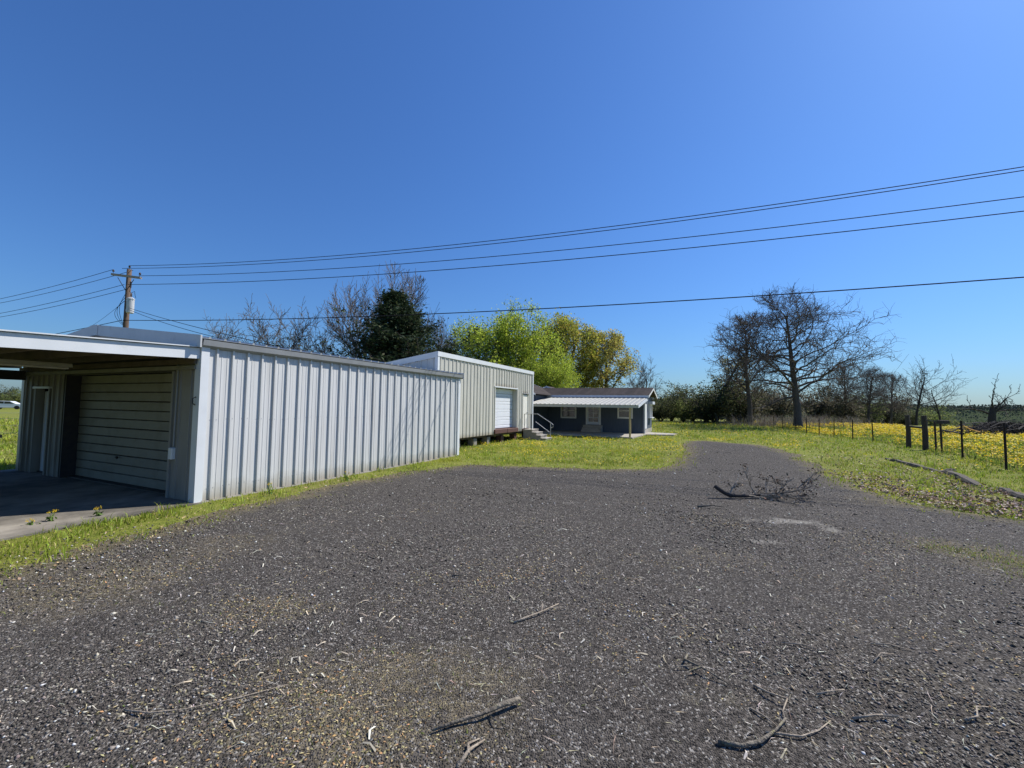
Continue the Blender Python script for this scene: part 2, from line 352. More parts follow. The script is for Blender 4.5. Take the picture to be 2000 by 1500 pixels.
def quads(rs, P, size, col, flat=0.0, aspect=0.6):
    """leaf shaped quads at P facing every way (flat=1: lying)"""
    n = len(P); nn = rs.normal(0, 1, (n, 3)); nn[:, 2] += flat * 6
    nn /= np.linalg.norm(nn, axis=1)[:, None]
    a = np.cross(nn, rs.normal(0, 1, (n, 3))); a /= np.linalg.norm(a, axis=1)[:, None] + 1e-9
    b = np.cross(nn, a); s = size[:, None]
    fold = nn * s * 0.15
    V = np.stack([P - a * s, P - b * s * aspect + fold, P + a * s, P + b * s * aspect + fold], 1).reshape(-1, 3)
    k = (np.arange(n) * 4)[:, None]
    return V, k + np.array([[0, 1, 2, 3]]), np.repeat(col, 4, 0)

def joinvf(parts):
    Vs, Fs, Cs, k = [], [], [], 0
    for V, Fc, C in parts:
        Vs.append(V); Fs.append(Fc + k); Cs.append(C); k += len(V)
    return np.concatenate(Vs), np.concatenate(Fs), np.concatenate(Cs)

def in_poly(P, poly):
    x, y = P[:, 0], P[:, 1]; r = np.zeros(len(P), bool); q = np.asarray(poly); j = len(q) - 1
    for i in range(len(q)):
        (xi, yi), (xj, yj) = q[i], q[j]
        c = ((yi > y) != (yj > y)) & (x < (xj - xi) * (y - yi) / ((yj - yi) if yj != yi else 1e-9) + xi)
        r ^= c; j = i
    return r
def wig(poly, step, amp, sc, seed):
    """an outline resampled and roughened"""
    out = []; n = len(poly)
    for i in range(n):
        a = np.array(poly[i], float); b = np.array(poly[(i + 1) % n], float); L = np.linalg.norm(b - a); m = max(1, int(L / step))
        for k in range(m):
            p = a + (b - a) * k / m
            w = mnoise.noise_vector(Vector((p[0] * sc, p[1] * sc, seed))) * amp + mnoise.noise_vector(Vector((p[0] * sc * 4, p[1] * sc * 4, seed + 7))) * amp * 0.4
            out.append((p[0] + w.x, p[1] + w.y))
    return out

# ------------------------------------------------------------------ the ground
def ground_z(x, y):
    """the yard is level; right of the drive the verge rises a little to the fence, far right the field falls away"""
    x = np.asarray(x, float); y = np.asarray(y, float)
    t = np.clip((x - 9.5) / 6.0, 0, 1); bank = 0.16 * t * t * (3 - 2 * t) * np.clip((34 - y) / 12, 0, 1)
    fall = np.clip((x * 0.75 + y * 0.65 - 85) / 150.0, 0, 1) * -9.0 * np.clip((x - 18) / 40, 0, 1)
    return bank + fall

def grid_coords():
    fine = np.arange(-40, 80.1, 1.0)
    far = np.array([88, 98, 110, 125, 145, 170, 200, 240, 300, 380, 500, 700, 1000, 1500, 2200])
    return np.concatenate([-far[::-1] + 40, fine, far]), np.concatenate([-far[::-1] + 60, fine, far])
gx, gy = grid_coords(); GX, GY = np.meshgrid(gx, gy); GZ = ground_z(GX, GY)
ni, nj = len(gx), len(gy)
idx = np.arange(ni * nj).reshape(nj, ni)
Fg = np.stack([idx[:-1, :-1], idx[:-1, 1:], idx[1:, 1:], idx[1:, :-1]], -1).reshape(-1, 4)
tag(link('ground', mesh_np('ground', np.stack([GX, GY, GZ], -1).reshape(-1, 3), Fg, smooth=True), lawn_ground), 'grassy ground of the yard and fields', kind='structure')

DRIVE = [(-6.2, -8), (-5.9, 0), (-5.6, 4.8), (-5.3, 6.0), (-5.0, 7.3), (-4.2, 9.8), (-3.1, 11.9), (-1.6, 13.7), (0.0, 13.5), (1.6, 13.3), (3.2, 13.3), (4.7, 13.6), (6.0, 15.6), (8.2, 20.0), (9.2, 22.8), (10.2, 25.0),
         (11.6, 25.2), (12.7, 22.0), (12.1, 18.0), (10.1, 13.6), (8.9, 11.3), (8.4, 9.9), (8.3, 8.9), (8.9, 7.9), (10.5, 6.6), (14, 5), (15, -8)]
DR = wig(DRIVE, 0.16, 0.26, 1.3, 3.0)
_sx, _sy, _sh = np.arange(-11, 19, 0.12), np.arange(-11, 29, 0.12), 0.12
_SP = np.stack(np.meshgrid(_sx, _sy), -1).reshape(-1, 2).astype(np.float32)
def _seg_dist():
    q = np.array(DR, np.float32); d = np.full(len(_SP), 1e9, np.float32); ins = in_poly(_SP, DR)
    for i in range(len(q)):
        a = q[i]; ab = q[(i + 1) % len(q)] - a
        px = _SP[:, 0] - a[0]; py = _SP[:, 1] - a[1]
        t = np.clip((px * ab[0] + py * ab[1]) / (ab[0] ** 2 + ab[1] ** 2 + 1e-9), 0, 1)
        px -= t * ab[0]; py -= t * ab[1]; np.minimum(d, px * px + py * py, out=d)
    d = np.sqrt(d); d[ins] *= -1
    return d.reshape(len(_sy), len(_sx))
SDF = _seg_dist()
def drive_sd(P):
    """metres outside (+) or inside (-) the gravel's edge"""
    P = np.asarray(P, float); u = np.clip((P[:, 0] + 11) / _sh, 0, len(_sx) - 1.001); v = np.clip((P[:, 1] + 11) / _sh, 0, len(_sy) - 1.001)
    i = u.astype(int); j = v.astype(int); a = u - i; b = v - j
    return (SDF[j, i] * (1 - a) + SDF[j, i + 1] * a) * (1 - b) + (SDF[j + 1, i] * (1 - a) + SDF[j + 1, i + 1] * a) * b
def on_drive(P): return drive_sd(P) < 0
def drive_edge(P): return np.abs(drive_sd(P))
def make_drive():
    bx = np.array(DR); xs = np.arange(-7, 15, 0.3); ys = np.arange(-8, 26, 0.3); G = np.stack(np.meshgrid(xs, ys), -1).reshape(-1, 2)
    G = G + np.random.RandomState(4).uniform(-0.1, 0.1, G.shape)
    G = G[on_drive(G)]; G = G[drive_edge(G) > 0.15]
    nb = len(bx); pts = [Vector((float(a), float(b))) for a, b in np.concatenate([bx, G])]
    vs, es, fs, *_ = delaunay_2d_cdt(pts, [(i, (i + 1) % nb) for i in range(nb)], [list(range(nb))], 1, 1e-5)
    P = np.array([(q.x, q.y) for q in vs]); ed = drive_edge(P)
    z = ground_z(P[:, 0], P[:, 1]) + 0.006 + 0.022 * np.clip(ed / 0.5, 0, 1) + np.array([mnoise.noise(Vector((x * 0.5, y * 0.5, 0))) * 0.012 for x, y in P]) * np.clip(ed, 0, 1)
    me = mesh_np('gravel_driveway', np.c_[P, z], np.array([list(q) for q in fs if len(q) == 3]), smooth=True)
    def blob(cx, cy, rx, ry, k=1.0): return k * np.exp(-((P[:, 0] - cx) / rx) ** 2 - ((P[:, 1] - cy) / ry) ** 2)
    soil = blob(-0.9, 2.75, 0.95, 0.55) + blob(-0.4, 3.15, 0.5, 0.25, 0.7) + blob(-2.1, 3.95, 0.6, 0.3, 0.8) + blob(-4.3, 4.3, 1.0, 0.8, 0.9) + blob(-3.8, 5.7, 0.9, 0.6, 0.6) + blob(-0.1, 4.3, 0.6, 0.35, 0.4) + blob(2.7, 5.6, 0.7, 0.4, 0.5) + blob(3.0, 3.0, 1.5, 0.9, 0.35)
    soil += blob(6.2, 5.9, 0.7, 0.55) + blob(6.5, 5.1, 0.8, 0.5) + blob(7.8, 4.0, 1.2, 0.8) + blob(7.6, 8.9, 0.7, 0.8, 0.8)
    pale = blob(4.3, 7.45, 0.35, 0.16) + blob(4.85, 7.25, 0.35, 0.16) + blob(5.2, 6.85, 0.25, 0.16) + blob(3.7, 6.2, 0.5, 0.16, 0.6) + blob(0.5, 8.4, 1.6, 0.25, 0.4) + blob(-1.5, 7.2, 1.5, 0.3, 0.35)
    for nm, q in (('soil', soil), ('pale', pale)):
        at_ = me.attributes.new(nm, 'FLOAT', 'POINT'); at_.data.foreach_set('value', np.clip(q, 0, 1).astype(np.float32))
    a = me.attributes.new('edge', 'FLOAT', 'POINT'); a.data.foreach_set('value', ed.astype(np.float32))
    return link('gravel_driveway', me, gravel_ground)
tag(make_drive(), 'dark crushed gravel driveway sweeping past the metal buildings', kind='structure')
def drive_z(P): return ground_z(P[:, 0], P[:, 1]) + 0.024

# hill on the skyline, with its woods further down
def make_hill():
    xs = np.linspace(-700, 1500, 120); V = []; rows = 10
    for r in range(rows):
        t = r / (rows - 1)
        for x in xs:
            h = (14 + 7 * mnoise.noise(Vector((x * 0.004, 2.2, 0))) + 4 * mnoise.noise(Vector((x * 0.017, 0.5, 0)))) * math.sin(t * PI * 0.5)
            V.append((x, 320 + 680 * t + 30 * mnoise.noise(Vector((x * 0.006, t * 2, 5))), h - 14 * (1 - t)))
    n = len(xs); Fh = [(r * n + i, r * n + i + 1, (r + 1) * n + i + 1, (r + 1) * n + i) for r in range(rows - 1) for i in range(n - 1)]
    return link('hill', mesh_np('hill', np.array(V), np.array(Fh), smooth=True), mat('hill_woods', (0.035, 0.05, 0.03), (0.06, 0.075, 0.04), rough=1.0, scale=0.08, spec=0.0))
tag(make_hill(), 'low wooded hill on the skyline', kind='structure')

# ------------------------------------------------------------------ ribbed sheet metal
SHEET_W, RIB = 0.915, 0.305
SHEETS = {}
def rib_profile(w, minor=True, rib=RIB, hr=0.038, base=0.050, top=0.036, phase=0.5):
    """x along the sheet, depth outwards: one tall trapezoid rib per foot, two shallow lines between"""
    pts = [(0.0, 0.0)]; k = int(round(w / rib)) if w > rib * 0.7 else 1
    st = w / k
    for i in range(k):
        c = (i + phase) * st
        for dx, d in ((-base / 2, 0), (-top / 2, hr), (top / 2, hr), (base / 2, 0)): pts.append((c + dx, d))
        if minor:
            for t in (0.33, 0.67):
                q = c + st * t
                if q < w - 0.02:
                    for dx, d in ((-0.012, 0), (-0.006, 0.006), (0.006, 0.006), (0.012, 0)): pts.append((q + dx, d))
    pts.append((w, 0.0))
    return pts
def sheet_mesh(w, h, minor=True, **kw):
    key = (round(w, 3), round(h, 3), minor, tuple(sorted(kw.items())))
    if key not in SHEETS:
        pr = rib_profile(w, minor, **kw); n = len(pr); th = 0.004
        V = [(x, -d, 0) for x, d in pr] + [(x, -d, h) for x, d in pr] + [(0, th + 0.004, 0), (w, th + 0.004, 0), (0, th + 0.004, h), (w, th + 0.004, h)]
        Fs = [(i, i + 1, n + i + 1, n + i) for i in range(n - 1)]
        b = 2 * n
        Fs += [(b + 1, b, b + 2, b + 3), (0, n, b + 2, b), (n - 1, b + 1, b + 3, 2 * n - 1), tuple(range(n - 1, -1, -1)) + (b, b + 1), tuple(range(n, 2 * n)) + (b + 3, b + 2)]
        me = bpy.data.meshes.new('wall_sheet'); me.from_pydata(V, [], Fs); me.update()
        SHEETS[key] = me
    return SHEETS[key]
def sheet_run(name, parent, origin, rz, length, h, m, w=SHEET_W, minor=True, **kw):
    """a run of sheets along local +x of the wall (outside faces -y), sharing mesh data"""
    n = max(1, int(math.ceil(length / w - 1e-4))); x = 0.0; ux, uy = math.cos(rz), math.sin(rz)
    for i in range(n):
        ww = min(w, length - x)
        if ww < 0.02: break
        me = sheet_mesh(ww - 0.003, h, minor, **kw)
        if not me.materials: me.materials.append(m)
        o = link(name, me, None, parent, (origin[0] + ux * x, origin[1] + uy * x, origin[2]), (0, 0, rz)); x += ww

FRZ = -0.433                                       # all three buildings stand square to each other
UX = Vector((math.cos(FRZ), math.sin(FRZ), 0)); UY = Vector((-math.sin(FRZ), math.cos(FRZ), 0))
GA = Vector((-5.84, 7.98, 0))
def gl(X, Y, z=0.0): p = GA + UX * X + UY * Y; return Vector((p.x, p.y, z))

def garage():
    g = root('metal_garage', GA, FRZ, 'low grey ribbed metal garage with a flat carport roof over its big door', 'garage')
    W, L, EH, RH = 7.75, 9.1, 3.06, 3.50; mid = -W / 2
    # core behind the sheets: frames the door openings
    core = MB()
    core.box(-W + 0.02, -0.05, 0.10, L - 0.05, 0.0, 0.06)                                  # sill slab inside
    core.box(-0.90, -0.05, 0.03, 0.14, 0, 2.9); core.box(-6.22, -5.42, 0.03, 0.14, 0, 2.9); core.box(-W + 0.03, -7.02, 0.03, 0.14, 0, 2.9)
    core.box(-5.42, -0.90, 0.03, 0.14, 2.47, 2.9); core.box(-7.02, -6.22, 0.03, 0.14, 2.16, 2.9)
    core.box(-0.12, -0.03, 0.15, L - 0.15, 0, 2.95); core.box(-W + 0.03, -W + 0.12, 0.15, L - 0.15, 0, 2.95); core.box(-W + 0.03, -0.03, L - 0.14, L - 0.03, 0, 2.95)
    core.build('wall_frame', dark_steel, g)
    sheet_run('wall_sheet', g, (0.0, 0.10, 0.03), PI / 2, L - 0.15, 2.98, panel_grey)
    sheet_run('wall_sheet', g, (-W, L - 0.05, 0.03), -PI / 2, L - 0.15, 2.98, panel_grey)
    sheet_run('wall_sheet', g, (-0.08, L, 0.03), PI, W - 0.16, 2.98, panel_grey)
    sheet_run('wall_sheet', g, (-0.84, 0.0, 0.03), 0, 0.72, 2.85, panel_front_shaded, minor=False, hr=0.02)
    sheet_run('wall_sheet', g, (-6.16, 0.0, 0.03), 0, 0.62, 2.85, panel_front_shaded)
    sheet_run('wall_sheet', g, (-W + 0.05, 0.0, 0.03), 0, 0.621, 2.85, panel_front_shaded)
    sheet_run('header_sheet', g, (-7.06, 0.0, 2.22), 0, 0.88, 0.66, panel_front_shaded)
    # big door: sections with pressed ribs
    dx0, dx1 = -5.36, -0.92
    sec = MB(); hh = 2.42 / 4
    for k in range(3):
        z = k * hh / 3
        sec.prism([(0.0, z + 0.004), (-0.018, z + 0.016), (-0.018, z + hh / 3 - 0.016), (0.0, z + hh / 3 - 0.004), (0.02, z + hh / 3 - 0.004), (0.02, z + 0.004)], 0, dx1 - dx0, 'x')
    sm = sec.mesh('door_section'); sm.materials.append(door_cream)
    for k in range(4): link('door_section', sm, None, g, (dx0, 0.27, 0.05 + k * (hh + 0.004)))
    jb = MB(); jb.box(-5.42, -5.37, -0.02, 0.3, 0.03, 2.48); jb.build('door_jamb', dark_steel, g)
    jb = MB(); jb.box(-0.905, -0.845, -0.035, 0.3, 0.03, 2.48); jb.build('door_jamb', panel_front_shaded, g)
    tr = MB(); tr.box(-W + 0.06, -0.10, -0.075, -0.012, 2.50, 2.575); tr.build('door_header_trim', door_cream, g)
    MB().tube([(-3.4, 0.24, 0.62), (-3.4, 0.20, 0.62), (-3.34, 0.20, 0.60)], 0.018, 6).build('door_handle', dark_steel, g)
    # small door
    ped = MB().bbox(-6.98, -6.26, 0.14, 0.18, 0.06, 2.10).build('side_door', door_white, g)
    MB().lathe([(0.0, 0), (0.03, 0.01), (0.03, 0.03), (0.0, 0.05)], (0, 0, 0), 10).build('door_knob', galvanised, ped, (-6.33, 0.14, 1.0), (PI / 2, 0, 0))
    MB().box(-7.04, -6.98, -0.03, 0.14, 0.03, 2.16).box(-6.26, -6.20, -0.03, 0.14, 0.03, 2.16).build('side_door_frame', panel_front_shaded, g)
    MB().box(-7.08, -6.16, -0.06, 0.1, 2.16, 2.21).build('side_door_drip', trim_white, g)
    # corner trims
    MB().prism([(-0.14, -0.045), (0.045, -0.045), (0.045, 0.10), (0.0, 0.10), (0.0, 0.0), (-0.14, 0.0)], 0.02, 3.0, 'z').build('corner_trim', trim_white, g)
    MB().prism([(0.04, L - 0.10), (0.04, L + 0.04), (-0.1, L + 0.04), (-0.1, L + 0.0), (0.0, L + 0.0), (0.0, L - 0.10)], 0.02, 3.0, 'z').build('corner_trim', trim_white, g)
    MB().prism([(-W + 0.1, -0.045), (-W - 0.045, -0.045), (-W - 0.045, 0.10), (-W, 0.10), (-W, 0.0), (-W + 0.1, 0.0)], 0.02, 2.98, 'z').build('corner_trim', panel_grey, g)
    # base angle along the slab
    MB().box(0.002, 0.03, 0.1, L, 0.0, 0.028).build('base_trim', concrete, g)
    # roof: ribbed sheets each side of the ridge
    for side in (0, 1):
        sl = math.hypot(W / 2 + 0.13, RH - EH); ang = math.atan2(RH - EH, W / 2 + 0.13)
        n = int(math.ceil((L + 0.2) / SHEET_W)); ww = (L + 0.2) / n
        me = sheet_mesh(ww - 0.003, sl, False, hr=0.034)
        if not me.materials: me.materials.append(roof_metal)
        for i in range(n):
            if side == 0:   # right slope: sheet x runs +Y, sheet z runs from eave up to ridge
                o = link('roof_sheet', me, None, g); M = Matrix(((0, math.sin(ang) * -1, -math.cos(ang), 0.13), (1, 0, 0, -0.1 + i * ww), (0, -math.cos(ang), math.sin(ang), EH + 0.02), (0, 0, 0, 1)))
            else:
                o = link('roof_sheet', me, None, g); M = Matrix(((0, math.sin(ang), math.cos(ang), -W - 0.13), (-1, 0, 0, L + 0.1 - i * ww), (0, -math.cos(ang), math.sin(ang), EH + 0.02), (0, 0, 0, 1)))
            o.matrix_local = M
    MB().prism([(mid - 0.2, RH + 0.03), (mid, RH + 0.06), (mid + 0.2, RH + 0.03), (mid + 0.2, RH + 0.045), (mid, RH + 0.075), (mid - 0.2, RH + 0.045)], -0.1, L + 0.1, 'y').build('ridge_cap', trim_grey, g)
    MB().prism([(0.012, 2.90), (0.11, 2.95), (0.125, 3.055), (0.10, 3.055), (0.09, 2.965), (0.012, 2.925)], -0.06, L + 0.1, 'y').build('eave_trim', trim_grey, g)
    MB().prism([(-W - 0.012, 2.90), (-W - 0.11, 2.95), (-W - 0.125, 3.055), (-W - 0.10, 3.055), (-W - 0.09, 2.965), (-W - 0.012, 2.925)], -0.06, L + 0.1, 'y').build('eave_trim', trim_grey, g)
    # gables: infill and rake trims
    for (a, b) in ((0.012, 0.05), (L - 0.05, L - 0.012)):
        MB().prism([(-W + 0.05, 2.86), (-0.05, 2.86), (-0.05, EH - 0.04), (mid, RH - 0.03), (-W + 0.05, EH - 0.04)], a, b, 'y').build('gable_panel', panel_grey, g)
    for s in (0, 1):
        xe = 0.14 if s == 0 else -W - 0.14
        MB().prism([(xe, EH - 0.16), (xe, EH + 0.07), (mid, RH + 0.085), (mid, RH - 0.15)], -0.13, -0.10, 'y').build('rake_trim', rake_grey, g)
        MB().prism([(xe, EH - 0.16), (xe, EH + 0.07), (mid, RH + 0.085), (mid, RH - 0.15)], L + 0.10, L + 0.13, 'y').build('rake_trim', rake_grey, g)
    MB().box(mid - 0.16, mid + 0.16, -0.14, -0.131, RH - 0.16, RH + 0.075).build('rake_joint_plate', rake_grey, g)
    # carport roof in front, its right edge in line with the wall
    CY, slope = -9.5, 0.042  # unseen outer stretch of roof, lengthened to keep light out of the carport
    def cz(y): return 2.91 + y * slope
    rf = MB().prism([(-0.02, cz(-0.02) - 0.03), (CY, cz(CY) - 0.03), (CY, cz(CY)), (-0.02, cz(-0.02))], -W - 0.1, -0.035, 'x').build('carport_roof', trim_grey, g)
    MB().prism([(-0.05, cz(-0.05) - 0.21), (CY, cz(CY) - 0.235), (CY, cz(CY) - 0.012), (-0.05, cz(-0.05) - 0.012)], -0.03, 0.0, 'x').build('carport_fascia', trim_white, g)
    MB().prism([(-0.05, cz(-0.05) + 0.002), (CY, cz(CY) + 0.002), (CY, cz(CY) + 0.02), (-0.05, cz(-0.05) + 0.02)], -0.05, 0.04, 'x').build('carport_drip_edge', trim_white, g)
    MB().box(-W - 0.1, -0.05, CY - 0.03, CY, cz(CY) - 0.24, cz(CY)).build('carport_fascia', trim_white, g)
    MB().prism([(-0.05, cz(-0.05) - 0.21), (CY, cz(CY) - 0.235), (CY, cz(CY) - 0.012), (-0.05, cz(-0.05) - 0.012)], -W - 0.13, -W - 0.1, 'x').build('carport_fascia', trim_white, g)
    for i in range(11):
        y = -0.45 - i * 0.82
        MB().box(-W - 0.08, -0.06, y, y + 0.05, cz(y) - 0.20, cz(y) - 0.034).build('rafter', wood_under, g)
    MB().box(-W + 0.1, -W + 0.22, CY + 0.1, -0.06, 2.38, 2.62).build('carport_beam', dark_steel, g)
    MB().box(-W - 0.08, -0.06, -0.10, -0.062, 2.60, 2.70).build('ledger', wood_under, g)
    # strip lamp on the rafters
    MB().prism([(-3.20, 2.615), (-3.02, 2.615), (-2.98, 2.54), (-3.24, 2.54)], -1.9, -0.75, 'y').build('strip_lamp', lamp_tube, g)
    lmp = MB(); lmp.tube([(-3.17, -1.86, 2.52), (-3.17, -0.79, 2.52)], 0.017, 8); lmp.build('lamp_tube', lamp_tube, g)
    lmp = MB(); lmp.tube([(-3.05, -1.86, 2.52), (-3.05, -0.79, 2.52)], 0.017, 8); lmp.build('lamp_tube', lamp_tube, g)
    # conduit and switch box right of the door
    MB().tube([(-0.72, -0.035, 1.02), (-0.70, -0.035, 2.62)], 0.014, 8).build('conduit', trim_grey, g)
    MB().bbox(-0.80, -0.68, -0.085, -0.008, 0.78, 1.0).build('switch_box', trim_white, g)
    MB().tube([(-0.05, -0.05, 1.98), (-0.06, -0.10, 1.95), (-0.055, -0.10, 1.86), (-0.05, -0.06, 1.83)], 0.012, 6).build('wall_hook', dark_steel, g)
    for z in (0.25, 1.55, 2.78):
        sc_ = MB(); k = int(math.ceil((L - 0.15) / SHEET_W - 1e-4)); x = 0.10
        for i in range(k):
            ww = min(SHEET_W, L - 0.15 - (x - 0.10)); m_ = max(1, int(round((ww - 0.003) / RIB))); st_ = (ww - 0.003) / m_
            for j in range(m_):
                for dy in (-0.06, 0.05): sc_.box(0.0, 0.007, x + (j + 0.5) * st_ + dy - 0.007, x + (j + 0.5) * st_ + dy + 0.007, z - 0.007 + 0.02 * math.sin(i * 3 + j), z + 0.007 + 0.02 * math.sin(i * 3 + j))
            x += ww
        tag(sc_.build('screw_row', galvanised, g), kind='stuff')
    # post on a brick pier, left of the small door
    px, py = -W - 0.06, -0.62
    MB().box(px - 0.09, px + 0.09, py - 0.09, py + 0.09, 0.98, 2.5).build('carport_post', trim_white, g)
    pier = MB().box(px - 0.19, px + 0.19, py - 0.19, py + 0.19, 0.0, 0.90).build('brick_pier', mortar, g)
    MB().box(px - 0.24, px + 0.24, py - 0.24, py + 0.24, 0.9, 0.98).build('pier_cap', concrete, pier)
    bk = MB().box(-0.095, 0.095, -0.05, 0.05, -0.028, 0.028).mesh('brick'); bk.materials.append(brick_red)
    for c in range(13):
        z = 0.04 + c * 0.066
        for s in (-1, 1):
            for k in (-1, 1):
                o = (0.1 if c % 2 else -0.1)
                link('brick', bk, None, pier, (px + s * 0.10, py + k * 0.155, z))
                link('brick', bk, None, pier, (px + k * 0.155, py + s * 0.05, z), (0, 0, PI / 2))
    for py2 in (CY + 0.3,):
        for px2 in (-0.25, -W + 0.16): MB().box(px2 - 0.07, px2 + 0.07, py2 - 0.07, py2 + 0.07, 0, 2.42).build('carport_post', trim_white, g)
    return g
garage()
slab = MB().box(-8.1, 0.08, -9.9, 0.10, -0.05, 0.028).build('concrete_slab', slab_shaded, None, GA, (0, 0, FRZ)); tag(slab, 'pale concrete slab under the carport', kind='structure')

def dock():
    ox, oy = -1.15, 9.3                                  # near right corner in the garage's frame
    g = root('dock_building', gl(ox, oy), FRZ, 'taller ribbed metal building on piers with a white loading door', 'building')
    L, W, T, B = 10.15, 7.5, 3.98, 0.47; SL = 0.145
    core = MB(); core.box(-0.12, -0.03, 0.06, 5.06, B + 0.02, T - 0.1); core.box(-0.12, -0.03, 7.79, 8.62, B + 0.02, T - 0.1); core.box(-0.12, -0.03, 9.44, L - 0.06, B + 0.02, T - 0.1)
    core.box(-0.12, -0.03, 5.06, 7.79, 2.86, T - 0.1); core.box(-0.12, -0.03, 8.62, 9.44, 2.62, T - 0.1)
    core.box(-W + 0.05, -0.13, 0.06, L - 0.06, B + 0.02, B + 0.16)
    core.prism([(-W + 0.06, B + 0.17), (-0.13, B + 0.17), (-0.13, T - 0.12), (-W + 0.06, T - 0.12 - SL * (W - 0.2))], 0.03, 0.12, 'y')
    core.prism([(-W + 0.06, B + 0.17), (-0.13, B + 0.17), (-0.13, T - 0.12), (-W + 0.06, T - 0.12 - SL * (W - 0.2))], L - 0.12, L - 0.03, 'y')
    core.build('wall_frame', dark_steel, g)
    h = T - B - 0.05
    sheet_run('wall_sheet', g, (0, 0.05, B), PI / 2, 5.03, h, panel_tan, hr=0.03)
    sheet_run('wall_sheet', g, (0, 7.79, B), PI / 2, 0.83, h, panel_tan, hr=0.03)
    sheet_run('wall_sheet', g, (0, 9.44, B), PI / 2, L - 9.5, h, panel_tan, hr=0.03)
    sheet_run('header_sheet', g, (0, 5.08, 2.90), PI / 2, 2.71, h - 2.43, panel_tan, hr=0.03)
    sheet_run('header_sheet', g, (0, 8.62, 2.66), PI / 2, 0.82, h - 2.19, panel_tan, hr=0.03)
    # end walls: sheets cut to the slope of the roof
    for yy, rz in ((0.0, 0), (L, PI)):
        n = 8; ww = (W - 0.1) / n
        for i in range(n):
            xa = -W + 0.05 + i * ww if rz == 0 else -0.05 - i * ww
            xm = xa + (ww if rz == 0 else -ww); lo = T - 0.06 + SL * min(xa, xm)
            me = sheet_mesh(ww - 0.003, round(lo - B, 3), True, hr=0.03)
            if not me.materials: me.materials.append(panel_grey)
            link('wall_sheet', me, None, g, (xa, yy, B), (0, 0, rz))
    bl = T + SL * (-W) - B - 0.1
    sheet_run('wall_sheet', g, (-W, L - 0.05, B), -PI / 2, L - 0.1, round(bl, 3), panel_tan, hr=0.03)
    # roof and trims
    sl = math.hypot(W + 0.2, SL * (W + 0.2)); n = 11; ww = (L + 0.1) / n; ang = math.atan(SL)
    me = sheet_mesh(ww - 0.003, sl, False, hr=0.034)
    if not me.materials: me.materials.append(roof_metal)
    for i in range(n):
        o = link('roof_sheet', me, None, g)
        o.matrix_local = Matrix(((0, math.sin(ang), math.cos(ang), -W - 0.15), (-1, 0, 0, L + 0.05 - i * ww), (0, -math.cos(ang), math.sin(ang), T - SL * (W + 0.15) - 0.01), (0, 0, 0, 1)))
    MB().box(0.008, 0.055, -0.06, L + 0.06, T - 0.13, T + 0.06).build('eave_trim', trim_white, g)
    for (a, b) in ((-0.06, -0.025), (L + 0.025, L + 0.06)):
        MB().prism([(-W - 0.15, T + 0.06 - SL * (W + 0.15)), (-W - 0.15, T - 0.17 - SL * (W + 0.15)), (0.007, T - 0.17), (0.007, T + 0.06)], a, b, 'y').build('rake_trim', trim_white, g)
    MB().prism([(-0.10, -0.04), (0.04, -0.04), (0.04, 0.08), (0.0, 0.08), (0.0, -0.001), (-0.10, -0.001)], B, T - 0.135, 'z').build('corner_trim', trim_white, g)
    MB().prism([(0.04, L - 0.08), (0.04, L + 0.04), (-0.1, L + 0.04), (-0.1, L + 0.001), (0.0, L + 0.001), (0.0, L - 0.08)], B, T - 0.135, 'z').build('corner_trim', trim_white, g)
    # loading door, set back
    dz0 = 0.72; hh = (2.82 - dz0) / 5
    sec = MB(); a = 0.0; b = 2.66
    for z0, z1 in ((0.003, hh * 0.36), (hh * 0.36 + 0.012, hh - 0.003)):
        sec.prism([(0.0, z0), (0.014, z0 + 0.012), (0.014, z1 - 0.012), (0.0, z1), (-0.03, z1), (-0.03, z0)][::-1], a, b, 'y') if False else sec.add(
            [(0, a, z0), (0.016, a, z0 + 0.016), (0.016, a, z1 - 0.016), (0, a, z1), (-0.03, a, z1), (-0.03, a, z0), (0, b, z0), (0.016, b, z0 + 0.016), (0.016, b, z1 - 0.016), (0, b, z1), (-0.03, b, z1), (-0.03, b, z0)],
            [(0, 1, 2, 3, 4, 5), (11, 10, 9, 8, 7, 6)] + [((i + 1) % 6, i, i + 6, (i + 1) % 6 + 6) for i in range(6)])
    sm = sec.mesh('door_section'); sm.materials.append(door_white)
    for k in range(5): link('door_section', sm, None, g, (-0.27, 5.095, dz0 + k * hh))
    MB().box(-0.3, 0.035, 5.02, 5.075, 0.70, 2.90).build('door_jamb', panel_tan, g); MB().box(-0.3, 0.035, 7.775, 7.83, 0.70, 2.90).build('door_jamb', panel_tan, g)
    MB().box(-0.3, 0.045, 5.0, 7.85, 2.845, 2.905).build('door_head', trim_white, g)
    MB().box(-0.34, -0.305, 5.08, 7.77, 0.5, 2.9).build('door_backing', dark_steel, g)
    MB().bbox(-0.3, 0.09, 5.0, 6.43, 0.50, 0.70).build('dock_bumper', rust_red, g); MB().bbox(-0.3, 0.10, 6.44, 7.86, 0.49, 0.695).build('dock_bumper', rust_red, g)
    # small door
    ped = MB().box(-0.06, -0.01, 8.66, 9.40, 0.62, 2.58).build('side_door', door_ivory, g)
    MB().lathe([(0.0, 0), (0.032, 0.01), (0.032, 0.035), (0.0, 0.055)], (0, 0, 0), 10).build('door_knob', galvanised, ped, (-0.01, 9.30, 1.55), (0, PI / 2, 0))
    MB().box(-0.06, 0.03, 8.61, 8.657, 0.60, 2.62).box(-0.06, 0.03, 9.403, 9.45, 0.60, 2.62).build('side_door_frame', door_ivory, g)
    MB().box(-0.02, 0.075, 8.58, 9.48, 2.622, 2.66).build('side_door_drip', trim_grey, g)
    MB().box(-0.06, 0.05, 8.62, 9.44, 0.50, 0.60).build('sill', rust_red, g)
